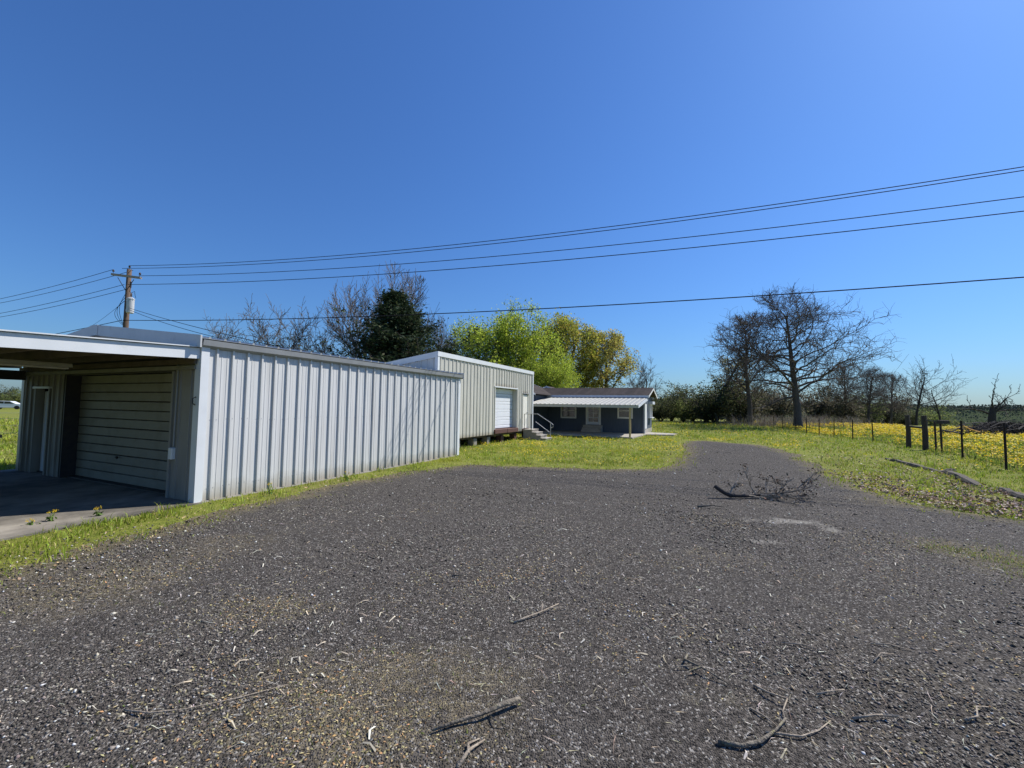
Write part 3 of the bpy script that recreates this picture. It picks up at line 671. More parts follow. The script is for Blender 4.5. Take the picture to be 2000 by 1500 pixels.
    # piers and beams below the floor
    for y in (0.25, 1.9, 3.4, 4.75, 6.3, 8.0, 9.75):
        for x in (-0.3, -2.6, -5.0, -7.1):
            MB().bbox(x - 0.16, x + 0.16, y - 0.16, y + 0.16, -0.02, B - 0.12).build('pier', concrete_dark if y < 5 else rust_red, g)
    for x in (-0.3, -2.6, -5.0, -7.1): MB().box(x - 0.07, x + 0.07, 0.05, L - 0.05, B - 0.12, B + 0.018).build('floor_beam', wood_under, g)
    MB().box(-W + 0.1, -W + 0.16, 0.1, L - 0.1, 0.0, B - 0.14).build('skirt_board', dark_steel, g)
    MB().box(-W + 0.2, -0.4, 0.06, 0.10, 0.0, B - 0.14).build('skirt_board', dark_steel, g)
    # steps outside the small door
    st = root('concrete_steps', gl(ox, oy + 8.5), FRZ, 'concrete steps with pipe handrails below the ivory door', 'steps')
    prof = [(0.12, 0.0), (1.50, 0.0), (1.50, 0.09), (1.20, 0.10), (1.20, 0.24), (0.93, 0.25), (0.93, 0.40), (0.66, 0.41), (0.66, 0.55), (0.12, 0.56)]
    MB().prism(prof[::-1], -0.02, 1.0, 'y').build('stair_block', concrete_dark, st)
    for (x0, x1, z) in ((0.12, 0.68, 0.556), (0.64, 0.95, 0.406), (0.91, 1.22, 0.246), (1.18, 1.52, 0.096)):
        MB().bbox(x0, x1, -0.035, 1.015, z, z + 0.03, 0.008).build('tread', concrete, st)
    for y in (0.03, 0.95):
        MB().tube([(0.16, y, 0.58), (0.16, y, 1.46)], 0.018, 8).build('rail_post', galvanised if y > 0.5 else dark_steel, st)
        if y > 0.5:
            pts = [(0.16, y, 1.46), (0.62, y, 1.46), (1.52, y, 0.92), (1.60, y, 0.84), (1.60, y, 0.74), (1.52, y, 0.68), (1.44, y, 0.70)]
            MB().tube(pts, 0.017, 8).build('handrail', galvanised, st)
            MB().tube([(0.5, y, 1.0), (1.36, y, 0.42)], 0.016, 8).build('mid_rail', galvanised, st)
            MB().tube([(1.44, y, 0.1), (1.44, y, 0.95)], 0.018, 8).build('rail_post', galvanised, st)
        else:
            MB().tube([(0.16, y, 1.46), (0.60, y, 1.46)], 0.02, 8).build('handrail', galvanised, st); MB().tube([(0.60, y, 1.46), (0.60, y, 0.58)], 0.018, 8).build('rail_post', dark_steel, st)
dock()

def house():
    ox, oy = 4.45, 26.8                                   # front right corner
    h = root('blue_house', gl(ox, oy), FRZ, 'dark blue house with shingle roof and ribbed metal porch roof', 'house')
    D, Wd = 4.7, 12.5; EZ, RZ = 2.78, 3.43
    # front wall pieces leave the openings free
    wallz = 2.75
    def wl_(x0, x1, z0, z1): return (x0, x1, 0.0, 0.12, z0, z1)
    w = MB()
    ops = [(-1.75, -0.85, 1.22, 2.15), (-4.10, -3.18, 0.62, 2.62), (-6.10, -5.05, 1.14, 2.10)]
    xs = [0.0, -0.85, -1.75, -3.18, -4.10, -5.05, -6.10, -7.2]
    for i in range(len(xs) - 1):
        a, b = xs[i + 1], xs[i]; o = [q for q in ops if abs(q[0] - a) < 0.01]
        if o:
            w.box(a, b, 0, 0.12, 0.0, o[0][2]); w.box(a, b, 0, 0.12, o[0][3], wallz)
        else: w.box(a, b, 0, 0.12, 0.0, wallz)
    w.build('front_wall', house_blue, h)
    sw = MB(); sw.box(-0.12, 0.0, 0.122, 2.6, 0.35, 2.74); sw.box(-0.12, 0.0, 2.6, 3.75, 0.35, 1.25); sw.box(-0.12, 0.0, 2.6, 3.75, 2.15, 2.74); sw.box(-0.12, 0.0, 3.75, D, 0.35, 2.74)
    sw.prism([(0.0, 2.741), (D, 2.741), (D / 2, RZ - 0.12)], -0.12, -0.001, 'x')
    sw.build('side_wall', house_blue, h)
    MB().box(-0.13, 0.012, 0.13, D, 0.0, 0.35).build('foundation', concrete, h)
    MB().box(-Wd, -0.13, D - 0.12, D, 0, 2.74).build('back_wall', house_blue, h)
    for x in (-0.06, -2.35, -2.9, -4.55, -7.0):
        MB().box(x - 0.06, x + 0.05, -0.035, -0.002, 0.05, 2.62).build('batten', house_blue, h)
    for k in range(14):
        z = 0.12 + k * 0.185
        for i in range(len(xs) - 1):
            a, b = xs[i + 1], xs[i]; o = [q for q in ops if abs(q[0] - a) < 0.01]
            if o and z + 0.18 > o[0][2] - 0.11 and z < o[0][3] + 0.1: continue
            MB().prism([(-0.022, z), (-0.006, z + 0.183), (-0.001, z + 0.183), (-0.001, z)], a + 0.002 + (0.0 if not o else 0.0), b - 0.002, 'x').build('siding_board', house_blue, h)
    # wing that comes forward at the left
    MB().box(-7.32, -7.2, -3.6, 0.0, 0.0, 2.74).build('wing_wall', house_blue, h)
    MB().box(-Wd, -7.33, -3.6, -3.48, 0, 2.74).build('wing_wall', house_blue, h)
    MB().box(-Wd - 0.12, -Wd, -3.6, D, 0, 2.74).build('wing_wall', house_blue, h)
    MB().box(-7.19, -7.16, -2.9, -2.78, 0.05, 2.6).build('batten', house_blue, h)
    # main roof: courses of shingles stepped up both slopes
    run = D / 2 + 0.45; pitch = (RZ - EZ) / run
    for s in (0, 1):
        r = MB(); n = 18
        for k in range(n):
            t0, t1 = k / n, (k + 1) / n
            y0, y1 = -0.45 + run * t0, -0.45 + run * t1 + 0.03; z0, z1 = EZ + (RZ - EZ) * t0, EZ + (RZ - EZ) * t1 + 0.03 * pitch
            q = [(y0, z0), (y1, z1), (y1, z1 + 0.012), (y0, z0 + 0.024)]
            if s: q = [(D - a, b) for a, b in q][::-1]
            r.prism(q, -Wd - 0.4, 0.42, 'x')
        r.build('roof_slope', shingle, h)
    MB().prism([(D / 2 - 0.14, RZ - 0.0), (D / 2, RZ + 0.045), (D / 2 + 0.14, RZ - 0.0), (D / 2, RZ + 0.022)], -Wd - 0.4, 0.42, 'x').build('ridge_cap', shingle, h)
    MB().box(-Wd - 0.4, 0.40, -0.475, -0.452, EZ - 0.13, EZ + 0.02).build('eave_fascia', house_trim, h)
    MB().box(-Wd - 0.3, 0.34, -0.45, 0.0, EZ - 0.05, EZ - 0.02).build('soffit', house_trim, h)
    MB().prism([(-0.475, EZ - 0.13), (D / 2, RZ - 0.13), (D / 2, RZ + 0.0), (-0.475, EZ + 0.0)], 0.40, 0.425, 'x').build('rake_board', house_white, h)
    MB().prism([(D + 0.475, EZ - 0.13), (D / 2, RZ - 0.13), (D / 2, RZ + 0.0), (D + 0.475, EZ + 0.0)], 0.40, 0.425, 'x').build('rake_board', house_white, h)
    MB().prism([(-0.44, EZ - 0.13), (0.0, EZ - 0.13), (0.0, EZ + 0.02), (-0.44, EZ - 0.02)], 0.0, 0.39, 'x').build('eave_return', house_trim, h)
    # cross gable over the wing
    wx = -9.8
    for s in (-1, 1):
        r = MB(); n = 14
        for k in range(n):
            t0, t1 = k / n, (k + 1) / n
            x0, x1 = wx + s * (3.0 - 3.0 * t0), wx + s * (3.0 - 3.0 * t1 - 0.03); z0, z1 = 2.78 + 1.1 * t0, 2.78 + 1.1 * t1 + 0.01
            q = [(x0, z0), (x1, z1), (x1, z1 + 0.012), (x0, z0 + 0.024)]
            r.prism(q if s < 0 else q[::-1], -4.0, 2.6, 'y')
        r.build('roof_slope', shingle, h)
        for yy in (-4.03, 2.6): MB().prism([(wx + s * 3.05, 2.70), (wx, 3.80), (wx, 3.92), (wx + s * 3.05, 2.82)][::s], yy, yy + 0.03, 'y').build('rake_board', house_white, h)
    MB().prism([(wx - 2.4, 2.741), (wx + 2.4, 2.741), (wx, 3.7)], -3.6, -3.5, 'y').build('gable_panel', house_blue, h)
    # small gable behind the ridge at the left
    gx_ = -8.4
    for s in (-1, 1):
        MB().prism([(gx_ + s * 1.2, 3.1), (gx_, 3.62), (gx_, 3.66), (gx_ + s * 1.2, 3.14)][::s], D / 2 + 0.4, D / 2 + 2.2, 'y').build('dormer_roof', shingle, h)
        MB().prism([(gx_ + s * 1.25, 3.02), (gx_, 3.56), (gx_, 3.68), (gx_ + s * 1.25, 3.14)][::s], D / 2 + 0.36, D / 2 + 0.395, 'y').build('rake_board', house_white, h)
    MB().prism([(gx_ - 1.05, 3.1), (gx_ + 1.05, 3.1), (gx_, 3.55)], D / 2 + 0.42, D / 2 + 0.5, 'y').build('gable_panel', house_blue, h)
    # windows of the front: frame, rail, pane, blind
    for (a, b, z0, z1) in (ops[0], ops[2]):
        f = MB(); f.box(a - 0.1, a + 0.012, -0.03, 0.06, z0 - 0.1, z1 + 0.1); f.box(b - 0.012, b + 0.1, -0.03, 0.06, z0 - 0.1, z1 + 0.1); f.box(a + 0.012, b - 0.012, -0.03, 0.06, z0 - 0.1, z0 + 0.012); f.box(a + 0.012, b - 0.012, -0.03, 0.06, z1 - 0.012, z1 + 0.1)
        fo = f.build('window', house_white, h)
        MB().box(a + 0.012, b - 0.012, -0.004, 0.05, (z0 + z1) / 2 - 0.02, (z0 + z1) / 2 + 0.025).build('meeting_rail', house_white, fo)
        MB().box(a + 0.012, b - 0.012, 0.052, 0.066, z0 + 0.012, z1 - 0.012).build('pane', glass_dark, fo)
    # front door with six panes, in a white frame
    a, b, z0, z1 = ops[1]
    fo = MB().box(a - 0.11, a + 0.01, -0.03, 0.1, z0 - 0.02, z1 + 0.1).box(b - 0.01, b + 0.11, -0.03, 0.1, z0 - 0.02, z1 + 0.1).box(a + 0.01, b - 0.01, -0.03, 0.1, z1 - 0.01, z1 + 0.1).build('door_frame', house_white, h)
    dr = MB().box(a + 0.01, b - 0.01, 0.04, 0.085, z0, z1 - 0.01).build('front_door', house_trim, h)
    for i in range(2):
        for k in range(5):
            MB().box(a + 0.10 + i * 0.37, a + 0.43 + i * 0.37, 0.032, 0.039, z0 + 0.2 + k * 0.34, z0 + 0.50 + k * 0.34).build('pane', glass_dark, dr)
    MB().lathe([(0, 0), (0.03, 0.01), (0.03, 0.03), (0, 0.05)], (0, 0, 0), 10).build('door_knob', galvanised, dr, (b - 0.06, 0.04, z0 + 1.0), (PI / 2, 0, 0))
    for k in range(3):
        MB().bbox(a - 0.25, b + 0.25, -0.32 - 0.28 * (2 - k) - 0.0, -0.04 - 0.28 * (2 - k) + 0.0, 0.1, 0.24 + k * 0.17).build('porch_step', concrete, h)
    # side window with a bay frame, downpipe, corner board
    f = MB(); f.box(0.002, 0.16, 2.54, 2.62, 1.2, 2.2); f.box(0.002, 0.16, 3.73, 3.81, 1.2, 2.2); f.box(0.002, 0.16, 2.62, 3.73, 2.13, 2.2)
    fo = f.build('window', house_white, h)
    MB().box(0.002, 0.30, 2.48, 3.87, 1.13, 1.195).build('sill', house_white, fo); MB().box(-0.06, -0.04, 2.62, 3.73, 1.25, 2.13).build('pane', glass_dark, fo); MB().box(0.002, 0.34, 2.45, 3.9, 2.205, 2.42).build('window_hood', house_trim, fo)
    MB().tube([(0.06, 0.06, 0.08), (0.06, 0.06, 2.6)], 0.04, 8).build('downpipe', house_white, h)
    MB().box(0.003, 0.045, 0.5, 1.35, 0.40, 2.2).build('side_door', house_white, h)
    # porch roof: ribbed sheets falling to the front
    x0, x1, y0, y1 = -7.18, 0.28, -4.62, -0.06; zf, zb = 2.05, 2.62
    sl = math.hypot(y1 - y0, zb - zf); ang = math.atan2(zb - zf, y1 - y0); n = 8; ww = (x1 - x0) / n
    me = sheet_mesh(ww - 0.003, sl, False, hr=0.035, base=0.09, top=0.035)
    me.materials.append(porch_metal)
    for i in range(n):
        o = link('porch_roof_sheet', me, None, h)
        o.matrix_local = Matrix(((1, 0, 0, x0 + i * ww), (0, math.sin(ang), math.cos(ang), y0), (0, -math.cos(ang), math.sin(ang), zf + 0.03), (0, 0, 0, 1)))
    MB().box(x0, x1 + 0.03, y0 + 0.02, y0 + 0.06, zf - 0.145, zf + 0.012).build('porch_fascia', porch_fascia, h)
    MB().prism([(y0 + 0.06, zf - 0.145), (y1, zb - 0.15), (y1, zb + 0.02), (y0 + 0.06, zf + 0.015)], x1 - 0.0, x1 + 0.03, 'x').build('porch_fascia', house_trim, h)
    for i in range(9):
        x = x0 + 0.2 + i * 0.86
        MB().prism([(y0 + 0.06, zf - 0.12), (y1, zb - 0.13), (y1, zb - 0.008), (y0 + 0.06, zf)], x, x + 0.045, 'x').build('porch_rafter', wood_under, h)
    for x in (-0.22, -7.0): MB().bbox(x - 0.055, x + 0.055, y0 + 0.065, y0 + 0.175, 0.0, zf - 0.03).build('porch_post', yellow_wood, h)
    sb = MB().prism([(-7.15, -4.35), (-0.9, -4.35), (-0.05, -4.62), (0.25, -0.9), (2.0, 0.2), (2.2, 1.6), (0.02, 2.2), (0.02, -0.02), (-7.15, -0.02)], -0.03, 0.09, 'z').build('porch_slab', concrete, None, gl(ox, oy), (0, 0, FRZ))
    tag(sb, 'concrete porch slab and walk beside the blue house', kind='structure')
house()

# ------------------------------------------------------------------ poles and wires
P0 = Vector((-22.95, 25.0, 0)); WD = Vector((0.9436, -0.3311, 0)); WNORM = Vector((-WD.y, WD.x, 0))
def utility_pole():
    p = root('utility_pole', P0, 0, 'brown wooden utility pole with crossarm and transformer behind the garage', 'utility pole')
    lean = 0.02
    def at(z): return Vector((lean * 0.3 * z / 10, 0, z))
    MB().tube([at(-0.3), at(3), at(6), at(9.7)], [0.165, 0.15, 0.135, 0.115], 12).build('shaft', pole_wood, p, smooth=True)
    # crossarm seen end-on-ish: runs left-near to right-far
    ad = Vector((0.93, -0.36, 0))
    a = at(9.0) - ad * 1.5 + Vector((0, -0.15, 0.5)); b = at(9.0) + ad * 1.4 + Vector((0, -0.15, 0.0))
    ax = (b - a).normalized(); sd = ax.cross(Vector((0, 0, 1))).normalized() * 0.055; up = Vector((0, 0, 0.065))
    arm = MB(); arm.add([a - sd - up, a + sd - up, a + sd + up, a - sd + up, b - sd - up, b + sd - up, b + sd + up, b - sd + up], [(0, 3, 2, 1), (4, 5, 6, 7), (0, 1, 5, 4), (1, 2, 6, 5), (2, 3, 7, 6), (3, 0, 4, 7)])
    arm.build('crossarm', arm_wood, p)
    MB().tube([a * 0.55 + at(9.0) * 0.45 - Vector((0, 0.1, 0.05)), at(8.35) + Vector((0, -0.13, 0))], 0.018, 6).build('arm_brace', dark_steel, p)
    MB().tube([b * 0.55 + at(9.0) * 0.45 - Vector((0, 0.1, 0.05)), at(8.35) + Vector((0, -0.13, 0))], 0.018, 6).build('arm_brace', dark_steel, p)
    prof = [(0.012, 0), (0.012, 0.10), (0.05, 0.11), (0.06, 0.14), (0.035, 0.16), (0.055, 0.18), (0.045, 0.22), (0.02, 0.24)]
    pins = [a + ax * 0.12 + up, b - ax * 0.12 + up, at(9.7)]
    for q in pins: MB().lathe(prof, q, 10).build('insulator', porcelain, p)
    # transformer can
    c = Vector((0.36, -0.18, 7.02)); can = MB().lathe([(0.15, 0), (0.18, 0.02), (0.18, 0.80), (0.195, 0.81), (0.195, 0.86), (0.13, 0.92), (0.03, 0.97)], c, 16).build('transformer', can_grey, p, smooth=False)
    MB().lathe([(0.02, 0), (0.05, 0.03), (0.03, 0.06), (0.05, 0.09), (0.03, 0.12), (0.045, 0.15), (0.012, 0.26)], c + Vector((0.02, 0, 0.97)), 10).build('bushing', porcelain, can)
    for z in (0.15, 0.72): MB().box(0.05, 0.2, -0.14, -0.04, 7.02 + z, 7.02 + z + 0.08).build('bracket', galvanised, can)
    MB().tube([c + Vector((0.04, 0, 1.22)), c + Vector((0.22, -0.02, 1.3)), c + Vector((0.26, -0.02, 1.05)), c + Vector((0.3, 0, 0.9))], 0.012, 6).build('jumper', wire_black, p)
    MB().tube([(0.3, -0.18, 8.9), (0.3, -0.18, 8.55)], 0.05, 8).build('cutout_fuse', porcelain, p)
    MB().tube([(0.3, -0.18, 8.55), (0.28, -0.2, 8.3), (0.38, -0.18, 8.2)], 0.012, 6).build('jumper', wire_black, p)
    for k in range(3):
        pts = []
        for i in range(12):
            t = i / 11; q = t * PI
            pts.append((-0.05 - (0.28 + 0.13 * k) * math.sin(q), -0.12, 8.15 - 0.2 * k - t * (1.75 - 0.15 * k)))
        MB().tube(pts, 0.011, 5).build('drip_loop', wire_black, p)
    return p
pole = utility_pole()
def copy_tree(o, parent=None):
    c = o.copy(); COL.objects.link(c); c.parent = parent
    for ch in o.children: copy_tree(ch, c)
    return c
END_R = P0 + WD * 62; END_L = P0 - WD * 52
def sag(a, b, s, n=28):
    a, b = Vector(a), Vector(b)
    return [a.lerp(b, i / n) - Vector((0, 0, 4 * s * (i / n) * (1 - i / n))) for i in range(n + 1)]
def wire(a, b, s, r, label, n=28):
    o = MB().tube(sag(a, b, s, n), r, 5).build('overhead_wire', wire_black)
    return tag(o, label, 'wire', 'power line wires')
def wp(t, off, z): p = P0 + WD * t + WNORM * off; return Vector((p.x, p.y, z))
R = 62.0
wire(wp(0, 0.0, 9.92), wp(R, 0.0, 10.75), 1.6, 0.014, 'topmost overhead wire rising from the pole top to the right')
wire(wp(-0.9, 0.12, 9.88), wp(R, 0.12, 10.75), 1.66, 0.014, 'second overhead wire running just under the topmost one')
wire(wp(1.1, -0.1, 9.18), wp(R, -0.1, 9.35), 1.32, 0.014, 'third overhead wire from the right end of the crossarm')
wire(wp(0.25, -0.15, 8.72), wp(R, -0.15, 8.75), 1.2, 0.015, 'fourth overhead wire starting below the crossarm')
wire(wp(0.0, -0.16, 6.6), wp(R, -0.16, 6.55), 0.9, 0.019, 'thick lowest cable crossing in front of the trees and bare oak')
wire(P0 + Vector((-1.3, 0.3, 9.75)), wp(-50, -0.3, 9.9), 1.3, 0.014, 'upper wire from the crossarm to the left edge')
wire(wp(-0.2, 0.3, 9.75), wp(-50, 0.3, 9.9), 1.3, 0.014, 'wire below it from the pole to the left edge')
wire(wp(-0.1, -0.15, 8.75), wp(-50, -0.15, 8.7), 1.2, 0.014, 'middle left wire of the pole, above the thinner pair')
wire(wp(-0.1, 0.15, 8.6), wp(-50, 0.15, 8.8), 1.25, 0.014, 'lowest sloping wire of the left bundle')
wire(wp(-0.1, -0.16, 6.6), wp(-50, -0.16, 4.6), 0.6, 0.018, 'thick cable falling left behind the garage ridge')
wire(P0 + Vector((0.1, -0.1, 7.3)), gl(-3.6, 5.0, 3.52), 0.25, 0.012, 'service wire dropping from the pole to the garage roof')
wire(P0 + Vector((0.12, -0.1, 7.38)), gl(-2.0, 4.0, 3.36), 0.1, 0.012, 'outer service wire dropping right of the other one')
wire(P0 + Vector((-0.1, -0.1, 7.75)), P0 + Vector((-26, 22, 9.3)), 0.4, 0.009, 'thin faint wire running left from beside the transformer')

# ------------------------------------------------------------------ trees
def grow(rs, p, d, L, r, lev, P, out, tips):
    e = P.get('env')
    if e and lev > 0:
        def ins(q): return ((q[0] - e[0]) / e[3]) ** 2 + ((q[1] - e[1]) / e[3]) ** 2 + ((q[2] - e[2]) / (e[4] if q[2] > e[2] else e[5])) ** 2
        if ins(p) > 1.0: return
        k = 0
        while ins(p + d * L) > 1.0 + 0.12 * rs.random() and k < 5: L *= 0.72; k += 1
    n = P['segs'][lev]; pts = [p]; q = p; jit = P['jit'][lev]; tr = P['trop'][lev]
    N = rs.normal(0, jit, (n, 3)); step = L / n
    for i in range(n):
        d = d + N[i]; d[2] += tr; d = d / math.sqrt(d[0] * d[0] + d[1] * d[1] + d[2] * d[2])
        q = q + d * step; pts.append(q)
    tp = P['taper'][lev]
    rad = [max(P['rmin'], r * (1 - (1 - tp) * i / n)) for i in range(n + 1)]
    if lev == 0: rad[0] *= 1.25
    out.append((lev, pts, rad))
    if lev >= P['max']:
        tips.append(q); tips.append(pts[n // 2]); return
    k = P['kids'][lev]; k = max(1, int(round(k * (0.8 + 0.4 * rs.random())))); s0 = P['start'][lev]; az = rs.random() * 6.28
    for j in range(k):
        t = s0 + (1 - s0) * ((j + rs.random() * 0.8) / k); t = min(t, 0.99)
        i = int(t * n); fr = t * n - i
        a = pts[i] + (pts[i + 1] - pts[i]) * fr; ax = pts[i + 1] - pts[i]; ax = ax / np.linalg.norm(ax)
        az += 2.4 + rs.normal(0, 0.4)
        ref = np.array([0, 0, 1.0]) if abs(ax[2]) < 0.9 else np.array([1.0, 0, 0])
        u = np.cross(ax, ref); u /= np.linalg.norm(u); v = np.cross(ax, u)
        an = P['ang'][lev] * (0.75 + 0.5 * rs.random())
        if lev == 0 and 'ang_top' in P: an = an + (P['ang_top'] - an) * ((t - s0) / (1 - s0)) ** 1.2
        dd = ax * math.cos(an) + (u * math.cos(az) + v * math.sin(az)) * math.sin(an)
        sh = P['shape'](t, s0) if lev == 0 else (1.15 - 0.55 * t)
        ll = L * P['lr'][lev] * sh * (0.75 + 0.5 * rs.random())
        grow(rs, a, dd, ll, max(P['rmin'], (r * (1 - (1 - tp) * t)) * P['rr'][lev]), lev + 1, P, out, tips)
    if P.get('lead', True) and lev > 0:
        grow(rs, pts[-1], d, L * 0.5, rad[-1], lev + 1, P, out, tips)

def tubes_np(brs, sides):
    """branches -> one mesh, grouped by point count"""
    by = {}
    for lev, pts, rad in brs: by.setdefault((len(pts), sides(lev)), []).append((pts, rad))
    Vs, Fs, k = [], [], 0
    for (n, S), L in by.items():
        P = np.array([b[0] for b in L]); Rr = np.array([b[1] for b in L]); B = len(L)
        T = np.empty_like(P); T[:, 1:-1] = P[:, 2:] - P[:, :-2]; T[:, 0] = P[:, 1] - P[:, 0]; T[:, -1] = P[:, -1] - P[:, -2]
        T /= np.linalg.norm(T, axis=2, keepdims=True) + 1e-9
        a = np.cross(T, np.array([0.31, 0.55, 0.77])); a /= np.linalg.norm(a, axis=2, keepdims=True) + 1e-9; b = np.cross(T, a)
        th = np.arange(S) * 2 * PI / S
        Rg = P[:, :, None, :] + Rr[:, :, None, None] * (a[:, :, None, :] * np.cos(th)[None, None, :, None] + b[:, :, None, :] * np.sin(th)[None, None, :, None])
        Vs.append(Rg.reshape(-1, 3)); id_ = np.arange(B * n * S).reshape(B, n, S) + k
        nx = np.roll(id_, -1, axis=2)
        Fs.append(np.stack([id_[:, :-1], nx[:, :-1], nx[:, 1:], id_[:, 1:]], -1).reshape(-1, 4)); k += B * n * S
    return np.concatenate(Vs), np.concatenate(Fs)

def twiglets(seed, tips, k, L, r):
    """short straight twigs sprouting from every twig tip"""
    rs = np.random.RandomState(seed); n = len(tips) * k; a = np.repeat(tips, k, 0); d = rs.normal(0, 1, (n, 3)) + np.array([0, 0, 0.5]); d /= np.linalg.norm(d, axis=1)[:, None]
    l = L * (0.5 + rs.random(n))[:, None]; m = a + d * l * 0.5 + rs.normal(0, 0.04, (n, 3)); e = a + d * l + rs.normal(0, 0.06, (n, 3))
    return [(3, [x, y, z], [r, r * 0.9, r * 0.6]) for x, y, z in zip(a, m, e)]
def join_tubes(A, B): return np.concatenate([A[0], B[0]]), np.concatenate([A[1], B[1] + len(A[0])])
def round_shape(t, s0): u = (t - s0) / (1 - s0); return 0.45 + 0.9 * math.sin(min(1, u * 0.85 + 0.22) * PI) ** 0.8
def wide_shape(t, s0): u = (t - s0) / (1 - s0); return 1.15 - 0.55 * u
def vase_shape(t, s0): return 1.0
BASE = dict(segs=[7, 6, 5, 4, 3], jit=[0.06, 0.16, 0.2, 0.22, 0.22], trop=[0.05, 0.06, 0.05, 0.05, 0.04], taper=[0.35, 0.3, 0.35, 0.4, 0.5], kids=[12, 7, 5, 3], start=[0.3, 0.2, 0.15, 0.15],
            ang=[1.05, 0.85, 0.8, 0.75], lr=[0.5, 0.5, 0.5, 0.5], rr=[0.5, 0.55, 0.6, 0.7], rmin=0.012, max=3, shape=round_shape)
def tree_mesh(seed, h, r, split=1, **kw):
    """wood of a tree of height h: (limbs mesh data, twigs mesh data, tips)"""
    P = dict(BASE); P.update(kw); rs = np.random.RandomState(seed); out, tips = [], []
    stems = P.get('stems', 1)
    for s in range(stems):
        d0 = np.array([rs.normal(0, 0.05), rs.normal(0, 0.05), 1.0]) if stems == 1 else np.array([math.cos(s * 2.4) * P.get('spread', 0.3), math.sin(s * 2.4) * P.get('spread', 0.3), 1.0])
        if 'd0' in P and s == 0: d0 = np.array(P['d0'], float)
        grow(rs, np.array([0., 0., -0.1]), d0 / np.linalg.norm(d0), h * P.get('trunk', 0.8) * (1 - 0.12 * s * (stems > 1)), r, 0, P, out, tips)
    sd = lambda lev: (10, 7, 5, 3, 3)[lev]
    a = tubes_np([b for b in out if b[0] <= split], sd); tw = [b for b in out if b[0] > split]
    return a, (tubes_np(tw, sd) if tw else None), np.array(tips)

def leaf_cloud(rs, tips, per, spread, size, cols, flat=0.0, aspect=0.55):
    """leaves round the twig tips; cols: list of (colour, share)"""
    n = len(tips) * per; P = np.repeat(tips, per, 0) + rs.normal(0, spread, (n, 3))
    C = np.empty((n, 3)); pick = rs.random(n); acc = 0
    for c, sh in cols:
        m = (pick >= acc) & (pick < acc + sh + 1e-6); C[m] = vary(rs, int(m.sum()), c, 0.18); acc += sh
    tone = np.repeat(1 + rs.normal(0, 0.12, (len(tips), 1)), per, 0); C = np.clip(C * tone, 0.004, 0.9)
    return quads(rs, P, size * (0.6 + 0.8 * rs.random(n)), C, flat, aspect)

TREE_DATA = {}
def place_tree(name, loc, rz, sc, key, label, group, make):
    """make() -> (wood data, twig data, leaf data); meshes are shared by key"""
    if key not in TREE_DATA:
        wood, twigs, leaves, bark, lm = make()
        mw = mesh_np('trunk', wood[0], wood[1], smooth=True); mw.materials.append(bark)
        mt = None; ml = None
        if twigs is not None: mt = mesh_np('twigs', twigs[0], twigs[1], smooth=True); mt.materials.append(bark)
        if leaves is not None: ml = mesh_np('crown', leaves[0], leaves[1], leaves[2]); ml.materials.append(lm)
        TREE_DATA[key] = (mw, mt, ml)
    mw, mt, ml = TREE_DATA[key]
    r = root(name, loc, rz, label, 'tree', group); r.scale = (sc, sc, sc) if not isinstance(sc, tuple) else sc
    link('trunk', mw, None, r)
    if ml is not None:
        c = link('crown', ml, None, r)
        if mt is not None: link('twigs', mt, None, c)
    elif mt is not None: link('crown', mt, None, r)
    return r

def gz(x, y): return float(ground_z(x, y))
# --- the big bare oak by the fence and the one behind it
def mk_oak():
    a, t, tips = tree_mesh(114, 14.8, 0.40, trunk=0.84, kids=[30, 10, 6], max=3, segs=[10, 9, 5, 3], jit=[0.03, 0.17, 0.22, 0.22], trop=[0.06, 0.012, 0.03, 0.03], start=[0.25, 0.16, 0.1, 0.1], ang=[1.35, 0.9, 0.85, 0.8], ang_top=0.8,
                            lr=[0.95, 0.36, 0.42, 0.5], rr=[0.42, 0.5, 0.55, 0.65], taper=[0.2, 0.18, 0.3, 0.45], rmin=0.019, shape=wide_shape, d0=(0.0, 0, 1), env=(0, 0, 7.2, 9.0, 7.6, 5.2))
    return a, join_tubes(t, tubes_np(twiglets(1, tips[::2], 2, 0.8, 0.011), lambda l: 3)), None, bark_mid, None
place_tree('bare_oak', (30.3, 45.1, 0), 5.0, 1.0, 'oak', 'large dark bare oak with spreading crooked limbs beside the fence', None, mk_oak)
def mk_oak2():
    a, t, tips = tree_mesh(23, 14.5, 0.34, trunk=0.84, kids=[18, 11, 8, 5], segs=[9, 8, 5, 3], jit=[0.05, 0.2, 0.22, 0.22], trop=[0.05, 0.05, 0.05, 0.03], start=[0.34, 0.16, 0.1, 0.1], ang=[1.15, 0.85, 0.85, 0.8], ang_top=0.5,
                            lr=[0.58, 0.45, 0.4, 0.45], rr=[0.48, 0.52, 0.55, 0.65], taper=[0.22, 0.2, 0.3, 0.45], rmin=0.02, shape=wide_shape, d0=(0.14, 0, 1), env=(1.0, 0, 8.0, 6.6, 6.6, 5.0))
    return a, t, None, bark_mid, None
place_tree('bare_oak', (29.6, 53.0, 0), 0.3, 0.97, 'oak2', 'leaning bare tree just left of and behind the large oak', None, mk_oak2)

